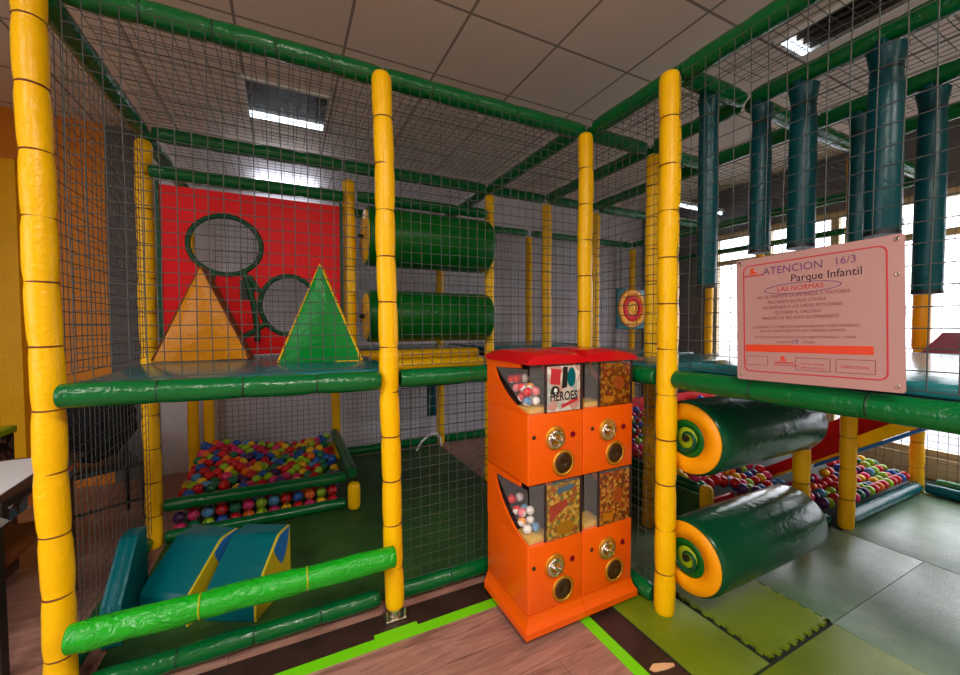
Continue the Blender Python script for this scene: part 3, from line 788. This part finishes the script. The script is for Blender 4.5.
# ------------------------------------------------------------------ slide
t = thing('slide', 'red slide with a yellow side bolster coming down into the ball pit', 'slide', (1.90, 0, 0))
y0, z0_, y1, z1_ = -1.00, .92, .03, .16
sl = lambda y: z0_ + (z1_ - z0_) * (y - y0) / (y1 - y0)
MB().prism([(y0, sl(y0) - .07), (y1, sl(y1) - .07), (y1, sl(y1) - .03), (y0, sl(y0) - .03)], .05, .55, 'X').build('bed', M['slide_red'], t)
MB().prism([(y0, sl(y0) - .08), (y1, sl(y1) - .08), (y1, sl(y1) + .02), (-.56, sl(-.56) + .01), (y0, sl(y0) + .01)], 0, .045, 'X').build('side_bolster', M['yellow'], t)
MB().prism([(-.56, sl(-.56) - .06), (y1, sl(y1) - .06), (y1, sl(y1) + .03), (-.56, sl(-.56) + .03)], -.008, -.001, 'X').build('red_side_band', M['slide_red'], t)
MB().prism([(y0, sl(y0) - .07), (y1, sl(y1) - .07), (y1, sl(y1) + .24), (y0, sl(y0) + .24)], .552, .60, 'X').build('side_wall', M['slide_red'], t)
MB().prism([(y0, sl(y0) - .11), (-.35, sl(-.35) - .11), (-.35, sl(-.35) - .085), (y0, sl(y0) - .085)], .01, .5, 'X').build('under_panel', M['blue'], t)

# ------------------------------------------------------------------ target panel (far)
t = thing('target_panel', 'teal panel with orange and red target rings hanging in the far bay', 'panel', (2.44, 1.9, 1.62))
MB().box(-.27, .27, -.01, .01, -.27, .25, bev=.006).build('board', M['teal'], t)
MB().disc((.0, -.016, 0), (0, 1, 0), .17, .25, .012, 40).build('outer_ring', M['orange_disc'], t)
MB().disc((.0, -.017, 0), (0, 1, 0), .10, .17, .014, 40).build('middle_ring', M['red'], t)
MB().disc((.0, -.016, 0), (0, 1, 0), .05, .10, .012, 40).build('inner_ring', M['orange_disc'], t)
MB().disc((.0, -.017, 0), (0, 1, 0), 0, .05, .012, 32).build('bullseye', M['yellow'], t)
MB().ring_tube([(-.2, 0, .24), (-.2, 0, .90)], .006, 6).ring_tube([(.2, 0, .24), (.2, 0, .90)], .006, 6).build('cord', M['net'], t)

# red wedge on the right deck, orange pad on the window post
deck(2.56, 3.02, -1.075, -0.66, 'small teal padded platform under the dark red wedge', z=1.195)
tag(MB().prism([(2.58, 1.1955), (3.0, 1.1955), (3.0, 1.34)], -1.0, -.70, 'Y').build('foam_wedge', M['dark_red']), 'dark red foam wedge near the window at deck height', 'foam wedge')
t = deck(1.80, 3.04, -2.0, -1.08, 'teal padded platform beyond the slide top, by the window', z=1.195)


# white hose low at the back
tag(MB().ring_tube([(-.36, 2.30, .03), (-.30, 2.30, .12), (-.20, 2.31, .19), (-.12, 2.31, .19), (-.07, 2.32, .12), (-.06, 2.32, .035)], .012, 8).build('white_hose', M['white']), 'white bent hose on the green mat at the back', 'hose')

# ------------------------------------------------------------------ capsule machines
def face_text(lines, mat, parent, name, x, y, z):
    mb = text_mesh(lines, .0012); o = mb.build(name, mat, parent)
    o.rotation_euler = (PI / 2, 0, 0); o.location = (x, y, z); return o
FYM = -0.44; DEP = 0.385
def machine(label, x0, wd, first):
    t = thing('capsule_vending_machine', label, 'vending machine', (x0, FYM, 0.0))
    MB().box(.02, wd - .02, .02, DEP - .02, 0.0045, .03).build('plinth', M['black'], t)
    # flared foot
    fl = MB(); ov = .022
    zz = [(.031, ov), (.06, ov), (.085, ov * .35), (.11, 0), (.12, 0)]
    vs = []
    for z, q in zz:
        xl = -q if first else 0.0; xr = wd + (0.0 if first else q)
        vs += [(xl, -q, z), (xr, -q, z), (xr, DEP, z), (xl, DEP, z)]
    fl.add(vs, [(i * 4 + j, i * 4 + (j + 1) % 4, i * 4 + 4 + (j + 1) % 4, i * 4 + 4 + j) for i in range(len(zz) - 1) for j in range(4)] + [(3, 2, 1, 0), tuple(range(4 * len(zz) - 4, 4 * len(zz)))], 0, False)
    fl.build('foot_skirt', M['orange'], t)
    for hi, (zb, zw, zt) in enumerate(((.1205, .43, .70), (.7005, 1.015, 1.236))):
        MB().box(0, wd, 0, DEP, zb, zw, bev=.006).build('cabinet', M['orange'], t)
        hw = zt - zw
        # side cheeks with a curved cut-out
        cut = [(0.02 + .29 * math.sin(a) , zw + .004 + (hw - .034) * (1 - math.cos(a))) for a in [PI / 2 * i / 12 for i in range(13)]]
        cut = [(0.006 + .295 * u, zw + .004 + (hw - .036) * (.6 * (1 - math.sqrt(1 - u * u)) + .4 * u ** 1.4)) for u in [math.sin(PI / 2 * i / 14) for i in range(15)]]
        poly = [(DEP, zw), (DEP, zt - .002), (.07, zt - .002), (.065, zt - .02), (.24, zt - .031)] + cut[::-1] + [(.006, zw)]
        for xa, xb in ((0, .010), (wd - .010, wd)):
            MB().prism(poly, xa, xb, 'X').build('side_cheek', M['orange'], t)
        # inside
        MB().prism([(DEP - .01, zw + .001), (DEP - .01, zt - .003), (.33, zt - .003), (.29, zw + hw * .5), (.10, zw + .012), (.02, zw + .001)], .0105, wd - .0105, 'X').build('inner_chute', M['inner'], t)
        MB().box(.014, wd * .42, .014, .12, zw + .0015, zw + .024, bev=.002).build('tray', M['beige_tray'], t)
        # clear window
        g = MB().box(.012, wd - .012, .004, .007, zw + .002, zt - .004)
        g.build('window_pane', M['clear'], t)
        MB().prism([(.012, zw + .01), (.30, zt - .032), (.012, zt - .022)], .004, .006, 'X').build('side_pane', M['clear'], t)
        fr = MB().box(wd * .30 - .003, wd * .30 + .003, -.001, .006, zw + .001, zt - .004).box(wd - .014, wd - .004, -.001, .008, zw + .001, zt - .004)
        fr.build('window_divider', M['inner'], t)
        # card
        cx0, cx1, cz0, cz1 = wd * .33, wd * .93, zw + .004, zt - .012
        card = thing_part('display_card', t, cx0, cx1, cz0, cz1, hi, first)
        # coin mechanism, flap, lock
        mz = zw - .115; mx = wd * .47
        MB().disc((mx, -.003, mz), (0, 1, 0), 0, .056, .012, 36).build('coin_plate', M['gold'], t)
        MB().disc((mx, -.010, mz - .006), (0, 1, 0), .024, .044, .012, 32).build('coin_dial', M['chrome'], t)
        kn = MB().box(-.03, .03, -.034, -.012, -.008, .008, M4=Matrix.Translation((mx, 0, mz - .006)) @ Matrix.Rotation(.6, 4, 'Y'), bev=.005)
        kn.build('knob', M['chrome'], t)
        dx, dz = wd * .62, zw - .235
        MB().disc((dx, -.003, dz), (0, 1, 0), .047, .062, .014, 40).build('flap_ring', M['gold'], t)
        MB().disc((dx, -.004, dz), (0, 1, 0), 0, .047, .010, 36).build('flap', M['brown_flap'], t)
        MB().disc((wd * (.10 if first else .17), -.001, zw - .10), (0, 1, 0), 0, .010, .008, 20).build('lock', M['brown_flap'], t)
        MB().disc((wd * .80, -.001, mz + .004), (0, 1, 0), 0, .014, .006, 20).build('price_sticker', M['dark_red'], t)
    # lid
    ld = MB(); vs = []; xs = [-.010 if first else 0.001, wd * .12, wd * .5, wd * .85, wd - (.001 if first else -.010)]
    pk = [.030, .052, .058, .046, .024] if not first else [.026, .050, .056, .050, .034]
    rows = [(-.020, 0, .35), (-.016, 1, .75), (.05, 1, 1.0), (.30, 1, 1.0), (DEP, 1, .8), (DEP, 0, 0)]
    base = 1.2365
    for (yy, up, k) in rows:
        for x_, p_ in zip(xs, pk): vs.append((x_, yy, base + (p_ * k if up else 0.0)))
    m_ = len(xs); n_ = len(rows)
    fs = [(i * m_ + j, i * m_ + j + 1, (i + 1) * m_ + j + 1, (i + 1) * m_ + j) for i in range(n_ - 1) for j in range(m_ - 1)]
    fs += [tuple(i * m_ for i in range(n_)), tuple(i * m_ + m_ - 1 for i in range(n_))[::-1], (0, m_ * (n_ - 1), m_ * n_ - 1, m_ - 1)]
    ld.add(vs, fs, 0, False)
    ld.build('lid', M['lid_red'], t)
    return t
CARDS = {}
def card_mat(key, cols, scale):
    m, nt, b = new_mat('card_print_' + key)
    tc = nt.nodes.new('ShaderNodeTexCoord')
    v = nt.nodes.new('ShaderNodeTexVoronoi'); v.inputs['Scale'].default_value = scale
    nt.links.new(tc.outputs['Object'], v.inputs['Vector'])
    sp = nt.nodes.new('ShaderNodeSeparateColor'); nt.links.new(v.outputs['Color'], sp.inputs['Color'])
    rp = nt.nodes.new('ShaderNodeValToRGB'); rp.color_ramp.interpolation = 'CONSTANT'
    els = rp.color_ramp.elements
    while len(els) < len(cols): els.new(0.5)
    for i, c in enumerate(cols):
        els[i].position = i / len(cols); els[i].color = (*lin(c), 1)
    nt.links.new(sp.outputs['Red'], rp.inputs['Fac']); nt.links.new(rp.outputs['Color'], b.inputs['Base Color'])
    b.inputs['Roughness'].default_value = .25
    return m
CARDS[(1, True)] = card_mat('bold', [(214, 206, 196), (196, 150, 140), (222, 214, 204), (170, 178, 172), (206, 190, 178)], 26)
CARDS[(0, True)] = card_mat('yellow_toys', [(178, 132, 50), (130, 98, 36), (190, 156, 70), (150, 80, 44), (104, 108, 62)], 75)
CARDS[(1, False)] = card_mat('amber_toys', [(140, 88, 14), (112, 56, 8), (156, 104, 24), (96, 50, 14), (126, 44, 16)], 70)
CARDS[(0, False)] = card_mat('rust_toys', [(160, 96, 34), (120, 56, 20), (176, 124, 46), (96, 56, 28), (146, 56, 26)], 75)
def thing_part(name, parent, x0, x1, z0, z1, hi, first):
    o = MB().box(x0, x1, -.004, .0025, z0, z1, bev=.001).build(name, CARDS[(hi, first)], parent)
    w_, h_ = x1 - x0, z1 - z0
    def sh(poly, mat, nm, d=.0052): MB().prism([(x0 + a * w_, z0 + b_ * h_) for a, b_ in poly], -d, -.0041, 'Y').build(nm, mat, o)
    if hi == 1 and first:
        sh([(.42, .50), (.58, .52), (.60, .98), (.46, .98)], M['black'], 'printed_shape'); sh(ell(.72, .74, .13, .22, 20), M['teal'], 'printed_shape')
        sh([(.08, .62), (.36, .58), (.40, .92), (.10, .96)], M['ink_red'], 'printed_shape')
        sh(ell(.22, .46, .13, .11, 20), M['black'], 'printed_shape'); sh(ell(.23, .45, .05, .07, 16), M['white'], 'printed_shape', .0058)
        sh([(.42, .06), (.92, .20), (.94, .27), (.40, .14)], M['ink_red'], 'printed_shape')
        tm = face_text([('HEROES', 0, 0, .058, 'CENTER', .74)], M['black'], o, 'lettering', x0 + .48 * w_, -.0062, z0 + .24 * h_)
    elif first:
        sh([(.06, .34), (.60, .56), (.58, .70), (.06, .62)], M['dull_red'], 'printed_shape'); sh([(.3, .80), (.8, .88), (.8, .96), (.3, .92)], M['dull_blue'], 'printed_shape')
        sh(ell(.55, .18, .28, .12, 24), M['gold'], 'printed_shape')
    else:
        sh(ell(.60, .52, .17, .15, 24), M['rust'], 'printed_shape'); sh([(.06, .08), (.4, .06), (.44, .2), (.08, .24)], M['gold'], 'printed_shape')
    return o
machine('orange capsule vending machine tower with a black-lettered card in its upper window', -.697, .306, True)
machine('orange capsule vending machine tower with amber toy cards, beside the roller post', -.389, .318, False)
CAPS = {'red': (214, 30, 40), 'white': (236, 232, 228), 'blue': (90, 140, 180), 'pink': (230, 120, 130), 'orange': (240, 150, 40)}
CMESH = {}
for k, c in CAPS.items():
    bm = bmesh.new(); bmesh.ops.create_icosphere(bm, subdivisions=3, radius=.021)
    for fc in bm.faces: fc.smooth = True; fc.material_index = 0 if fc.calc_center_median().z > -.009 else 1
    me = bpy.data.meshes.new('capsule'); bm.to_mesh(me); bm.free()
    me.materials.append(plain('capsule_' + k, c, .25)); me.materials.append(plain('capsule_half_' + k, (232, 226, 222), .2)); CMESH[k] = me
rc = random.Random(5)
def caps(zw, x0, where, seq, gname):
    pos = []
    for yy, zz in ((.060, .048), (.105, .062), (.150, .098), (.195, .135), (.105, .106), (.060, .092), (.150, .142)):
        for i in range(2): pos.append((x0 + .036 + i * .0435, FYM + yy, zw + zz))
    for p, c in zip(pos, seq):
        o = link('toy_capsule', CMESH[c]); o.location = p; o.rotation_euler = (rc.uniform(-1, 1), rc.uniform(-1, 1), 0)
        tag(o, f'{c} and white toy capsule in the {where}', 'capsule', f'{c} capsules in the {gname}')
caps(1.015, -.697, 'upper window of the machine with the black-lettered card', ['blue', 'white', 'red', 'red', 'pink', 'white', 'red', 'pink', 'red', 'orange', 'red', 'pink', 'red', 'white'], 'upper window')
caps(.43, -.697, 'lower window of the machine with the black-lettered card', ['white', 'blue', 'orange', 'white', 'red', 'blue', 'red', 'white', 'pink', 'white'], 'lower window')

# ------------------------------------------------------------------ rules sign
W_, H_ = .466, .456
sg = thing('rules_sign', 'pinkish laminated rules sheet lettered Parque Infantil, tied to the net', 'sign')
cx, cy, cz = -.058, -1.171, 1.433
th = .028
X_ = Vector((0, -math.cos(th), math.sin(th))); Y_ = Vector((0, math.sin(th), math.cos(th))); Z_ = X_.cross(Y_)
sg.matrix_world = Matrix(((X_.x, Y_.x, Z_.x, cx), (X_.y, Y_.y, Z_.y, cy), (X_.z, Y_.z, Z_.z, cz), (0, 0, 0, 1)))
def rrect(x0, x1, y0, y1, r, n=6):
    out = []
    for (ax, ay, a0) in ((x1 - r, y0 + r, -PI / 2), (x1 - r, y1 - r, 0), (x0 + r, y1 - r, PI / 2), (x0 + r, y0 + r, PI)):
        for i in range(n + 1): out.append((ax + r * math.cos(a0 + PI / 2 * i / n), ay + r * math.sin(a0 + PI / 2 * i / n)))
    return out
MB().prism(rrect(-W_ / 2, W_ / 2, -H_ / 2, H_ / 2, .008), -.002, .001, 'Z').build('sheet', M['sign_paper'], sg)
def sgx(u): return -W_ / 2 + u * W_
def sgy(v): return H_ / 2 - v * H_
def flatpart(name, outer, holes, mat, z=.0016):
    me = flat_shape(outer, holes, .0003); me.materials.append(mat); o = link(name, me, sg); o.location.z = z; return o
flatpart('border', rrect(sgx(.055), sgx(.925), sgy(.93), sgy(.055), .022), [rrect(sgx(.064), sgx(.916), sgy(.922), sgy(.063), .019)], M['ink_red'])
def frame_line(u0, u1, v0, v1, mat=M['ink_pink']): flatpart('printed_box', [(sgx(u0), sgy(v1)), (sgx(u1), sgy(v1)), (sgx(u1), sgy(v0)), (sgx(u0), sgy(v0))], [[(sgx(u0) + .0016, sgy(v1) + .0016), (sgx(u1) - .0016, sgy(v1) + .0016), (sgx(u1) - .0016, sgy(v0) - .0016), (sgx(u0) + .0016, sgy(v0) - .0016)]], mat)
frame_line(.075, .235, .80, .875); frame_line(.66, .865, .80, .895); frame_line(.42, .63, .80, .895)
flatpart('orange_band', [(sgx(.07), sgy(.765)), (sgx(.855), sgy(.765)), (sgx(.855), sgy(.708)), (sgx(.07), sgy(.708))], [], M['ink_orange'])
def logo(u, v, s):
    flatpart('emblem', [(sgx(u) + s * a, sgy(v) + s * b_) for a, b_ in ((-.5, -.5), (.75, -.5), (.7, -.15), (.2, 0), (.45, .3), (.2, .6), (-.15, .55), (-.4, .25), (-.25, -.05))], [], M['ink_orange'])
    flatpart('emblem_line', [(sgx(u) - s * 1.6, sgy(v) - s * .95), (sgx(u) + s * 2.2, sgy(v) - s * .95), (sgx(u) + s * 2.2, sgy(v) - s * .72), (sgx(u) - s * 1.6, sgy(v) - s * .72)], [], M['ink_red'])
logo(.125, .108, .019); logo(.335, .815, .016)
def words(nm, lines, mat, z=.0022):
    o = text_mesh([(s, sgx(u), sgy(v), sz, 'CENTER' if c else 'LEFT', sx) for s, u, v, sz, c, sx in lines]).build(nm, mat, sg); o.location.z = z
words('handwritten_heading', [('ATENCION', .40, .148, .037, True, .96), ('16/3', .715, .140, .034, True, .95)], M['ink_violet'])
words('title', [('Parque Infantil', .60, .226, .036, True, .92)], M['ink_dark'])
flatpart('title_oval', ell(sgx(.455), sgy(.276), .112, .0195, 48), [ell(sgx(.455), sgy(.276), .109, .017, 48)], M['ink_violet'])
words('subtitle', [('LAS NORMAS', .45, .291, .0240, True, .95)], M['ink_red'])
words('rules_text', [
    ('NO SE PERMITE LA ENTRADA A MAYORES', .45, .340, .0160, True, .90), ('PROHIBIDO ENTRAR COMIDA', .425, .382, .0150, True, .85),
    ('NO EMPUJAR A LOS NIÑOS PETICIONES', .45, .424, .0150, True, .86), ('QUITARSE EL CALZADO', .435, .466, .0150, True, .85),
    ('MENORES DE SEIS AÑOS ACOMPAÑADOS', .44, .508, .0150, True, .80)], M['ink_pink'])
words('notice_text', [
    ('LOS PADRES O TUTORES SON RESPONSABLES EN TODO MOMENTO', .455, .575, .0118, True, .86), ('DE LOS NIÑOS DENTRO DEL PARQUE INFANTIL', .45, .607, .0118, True, .98),
    ('NO NOS HACEMOS CARGO DE LOS OBJETOS PERDIDOS  HORAS', .455, .655, .0105, True, .95), ('HORARIO           HORAS', .42, .693, .0105, True, 1.0)], M['ink_pink'])
words('written_number', [('19', .42, .698, .022, True, 1.0)], M['ink_violet'], .0026)
words('small_print', [('DIRECCION', .76, .862, .0125, True, 1.0), ('parque de juegos', .36, .868, .011, True, 1.0), ('de lunes a domingo', .525, .850, .0095, True, .9), ('abierto todo el dia', .525, .880, .0095, True, .9)], M['ink_red'])
for u, v in ((.035, .03), (.965, .03), (.03, .96), (.965, .96), (.968, .25)):
    MB().disc((sgx(u), sgy(v), .002), (0, 0, 1), .003, .0065, .003, 16).build('eyelet', M['steel'], sg)
for u, v in ((.035, .03), (.965, .03)):
    MB().ring_tube([(sgx(u), sgy(v), .003), (sgx(u) * 1.02, sgy(v) + .006, .004), (sgx(u) * 1.01, sgy(v) + .01, -.03), (sgx(u), sgy(v) + .006, -.052)], .002, 6).build('cable_tie', M['black'], sg)

# ------------------------------------------------------------------ outside the frame on the left: table, box, chair
t = thing('side_table', 'dark table with a patterned edge band, partly behind the corner post', 'table', (-2.98, .62, 0))
MB().box(-.38, .36, -.35, .35, .70, .735, bev=.006).build('tabletop', M['dark_wood'], t)
pm = card_mat('edge', [(40, 36, 40), (210, 110, 50), (200, 200, 206), (60, 80, 100), (30, 26, 26)], 22)
MB().box(-.36, .34, -.33, .33, .63, .699).build('edge_band', pm, t)
for sx in (-.32, .30):
    for sy in (-.29, .29): MB().box(sx - .025, sx + .025, sy - .025, sy + .025, 0, .629).build('leg', M['dark_wood'], t)
MB().box(-.30, .28, -.27, .27, .40, .425).build('shelf', M['tie'], t)
tag(MB().box(-.33, .30, -.32, .30, .7355, .739, M4=Matrix.Translation((-2.98, .62, 0)) @ Matrix.Rotation(.05, 4, 'Z')).build('paper_sheet', M['paper']), 'large white paper sheet lying on the dark table', 'paper')
t = thing('toy_box', 'green-rimmed box with a dark patterned side, behind the white table', 'box', (-3.30, 1.2, 0))
bxm = card_mat('box', [(70, 40, 34), (40, 26, 24), (90, 60, 50), (110, 80, 70)], 30)
MB().box(-.25, .25, -.15, .15, 0, .80, bev=.006).build('body', bxm, t)
MB().box(-.26, .26, -.16, .16, .801, .84, bev=.008).build('rim', M['lime_core'], t)
t = thing('stacking_chair', 'dark metal chair by the netted side, a black jacket over it', 'chair', (-2.80, 1.72, 0), (0, 0, .5))
MB().box(-.20, .20, -.20, .20, .43, .465, bev=.012).build('seat', M['chair_dark'], t)
for sx in (-1, 1):
    MB().ring_tube([(sx * .19, -.2, 0), (sx * .18, -.18, .43)], .013, 10).build('leg', M['chair_dark'], t)
    MB().ring_tube([(sx * .19, .22, 0), (sx * .18, .18, .43)], .013, 10).build('leg', M['chair_dark'], t)
    MB().ring_tube([(sx * .18, .18, .466), (sx * .18, .24, .86)], .013, 10).build('back_post', M['chair_dark'], t)
MB().box(-.19, .19, .205, .225, .60, .86, bev=.006).build('backrest', M['chair_dark'], t)
MB().ring_tube([(-.19, -.19, .2), (.19, -.19, .2)], .009, 8).build('stretcher', M['chair_dark'], t)
def jacket():
    bm = bmesh.new(); bmesh.ops.create_icosphere(bm, subdivisions=4, radius=1)
    for v in bm.verts:
        c = v.co; k = 1 + .22 * noise.noise(c * 2.3) + .07 * noise.noise(c * 6)
        c.x *= .20 * k; c.y *= .10 * k; c.z *= .25 * k
    for fc in bm.faces: fc.smooth = True
    me = bpy.data.meshes.new('jacket'); bm.to_mesh(me); bm.free(); me.materials.append(M['fabric_black']); return me
jk = link('jacket', jacket()); jk.location = (-2.80, 1.69, .74); jk.rotation_euler = (-.08, 0, .5)
tag(jk, 'bulky black jacket bundled on the dark chair', 'jacket')

# ------------------------------------------------------------------ ceiling lights
def ceil_light(label, x, y, sx, sy, lit, tw=.056):
    t = thing('ceiling_light', label, 'ceiling light', (x, y, CZ))
    fr = MB()
    fr.box(-sx, sx, -sy, -sy + .02, -.03, -.001).box(-sx, sx, sy - .02, sy, -.03, -.001).box(-sx, -sx + .02, -sy + .02, sy - .02, -.03, -.001).box(sx - .02, sx, -sy + .02, sy - .02, -.03, -.001)
    fr.build('frame', M['white'], t)
    lv = MB(); k = max(3, int(sx * 2 / .07))
    for i in range(1, k): lv.box(-sx + i * 2 * sx / k - .002, -sx + i * 2 * sx / k + .002, -sy + .021, sy - .085, -.04, -.004)
    lv.box(-sx + .021, sx - .021, -sy + .021, sy - .09, -.004, -.001)
    lv.build('louver', M['louver'], t)
    MB().box(-sx + .022, sx - .022, sy - .024 - tw, sy - .024, -.028, -.004, bev=.004).build('tube', lit, t)  # glowing strip stands in for light on the fixture's far inner side
    return t
ceil_light('lit louvred ceiling light above the triangular blocks', -1.585, 1.70, .30, .30, M['tube'])
ceil_light('long louvred ceiling light above the hanging teal bags', 1.28, -1.03, .15, .60, M['tube_dim'], .04)
def wall_tube(label, x0, x1, z):
    t = thing('wall_light', label, 'wall light', ((x0 + x1) / 2, BY, z)); h = (x1 - x0) / 2
    MB().box(-h - .03, h + .03, -.035, -.001, -.018, .018, bev=.005).build('casing', M['white'], t)
    MB().ring_tube([(-h, -.055, 0), (h, -.055, 0)], .010, 12).build('tube', M['tube_dim'], t)
    l = bpy.data.lights.new('lamp', 'AREA'); l.shape = 'RECTANGLE'; l.size = 2 * h; l.size_y = .05; l.energy = 1.5; l.color = (.93, .95, 1)
    lo = bpy.data.objects.new('lamp', l); COL.objects.link(lo); lo.location = ((x0 + x1) / 2, BY - .09, z); lo.rotation_euler = (PI / 2, 0, 0)
wall_tube('lit tube light on the grey wall above the red hole panel', -1.88, -1.30, 2.88)
t = thing('hanging_tube_light', 'lit tube light hung from the ceiling beyond the first hanging bag', 'hanging light', (3.02, 1.40, 2.87))
MB().box(-.5, .5, -.03, .03, 0, .04, bev=.005).build('casing', M['white'], t)
MB().ring_tube([(-.48, 0, -.02), (.48, 0, -.02)], .016, 12).build('tube', M['tube'], t)
for q in (-.4, .4): MB().ring_tube([(q, 0, .041), (q, 0, CZ - 2.87 - .001)], .004, 6).build('cord', M['net'], t)
def panel_light(label, x, y, power, sx=.6, sy=.6):
    t = thing('ceiling_panel_light', label, 'ceiling light', (x, y, CZ))
    MB().box(-sx / 2 - .02, sx / 2 + .02, -sy / 2 - .02, sy / 2 + .02, -.012, -.001).build('frame', M['white'], t)
    MB().box(-sx / 2, sx / 2, -sy / 2, sy / 2, -.018, -.0125).build('diffuser', M['lamp_panel'], t)
    l = bpy.data.lights.new('lamp', 'AREA'); l.shape = 'RECTANGLE'; l.size = sx; l.size_y = sy; l.energy = power; l.color = (1.0, .93, .84)
    lo = bpy.data.objects.new('lamp', l); COL.objects.link(lo); lo.location = (x, y, CZ - .03)
panel_light('square ceiling light behind the viewer, towards the table side', -3.3, -1.9, 25)
panel_light('square ceiling light behind the viewer, over the wooden floor', -1.5, -2.9, 58)
panel_light('square ceiling light behind the viewer, towards the window', 0.3, -3.3, 30)

# daylight through the window strip
W = bpy.data.worlds.new('sky'); scene.world = W; W.use_nodes = True
nt = W.node_tree; bg = nt.nodes['Background']
tc = nt.nodes.new('ShaderNodeTexCoord'); sx = nt.nodes.new('ShaderNodeSeparateXYZ'); rp = nt.nodes.new('ShaderNodeValToRGB')
nt.links.new(tc.outputs['Generated'], sx.inputs['Vector'])
nt.links.new(sx.outputs['Z'], rp.inputs['Fac'])
rp.color_ramp.elements[0].position = 0.0; rp.color_ramp.elements[0].color = (.80, .80, .88, 1)
rp.color_ramp.elements[1].position = 0.35; rp.color_ramp.elements[1].color = (.92, .94, 1, 1)
nt.links.new(rp.outputs['Color'], bg.inputs['Color'])
bg.inputs['Strength'].default_value = 4.6
for i in range(6):
    l = bpy.data.lights.new('daylight_portal', 'AREA'); l.shape = 'RECTANGLE'; l.size = .58; l.size_y = 2.27; l.energy = 1.0
    l.cycles.is_portal = True
    lo = bpy.data.objects.new('daylight_portal', l); COL.objects.link(lo)
    lo.location = (RX + .10, (ys[i] + ys[i + 1]) / 2, (SILL + HEAD) / 2)
    lo.rotation_euler = (PI / 2, 0, PI / 2)
for i in range(2):
    l = bpy.data.lights.new('daylight_portal', 'AREA'); l.shape = 'RECTANGLE'; l.size = 1.5; l.size_y = 1.62; l.energy = 1.0
    l.cycles.is_portal = True
    lo = bpy.data.objects.new('daylight_portal', l); COL.objects.link(lo)
    lo.location = (LX - .09, (lys[i] + lys[i + 1]) / 2, 1.725)
    lo.rotation_euler = (PI / 2, 0, -PI / 2)

vs_ = scene.view_settings
scene.display_settings.display_device = 'sRGB'
vs_.view_transform = 'Standard'; vs_.look = 'None'; vs_.gamma = 1.0; vs_.use_curve_mapping = False
vs_.exposure = 0.42
scene.cycles.max_bounces = 8; scene.cycles.transparent_max_bounces = 16
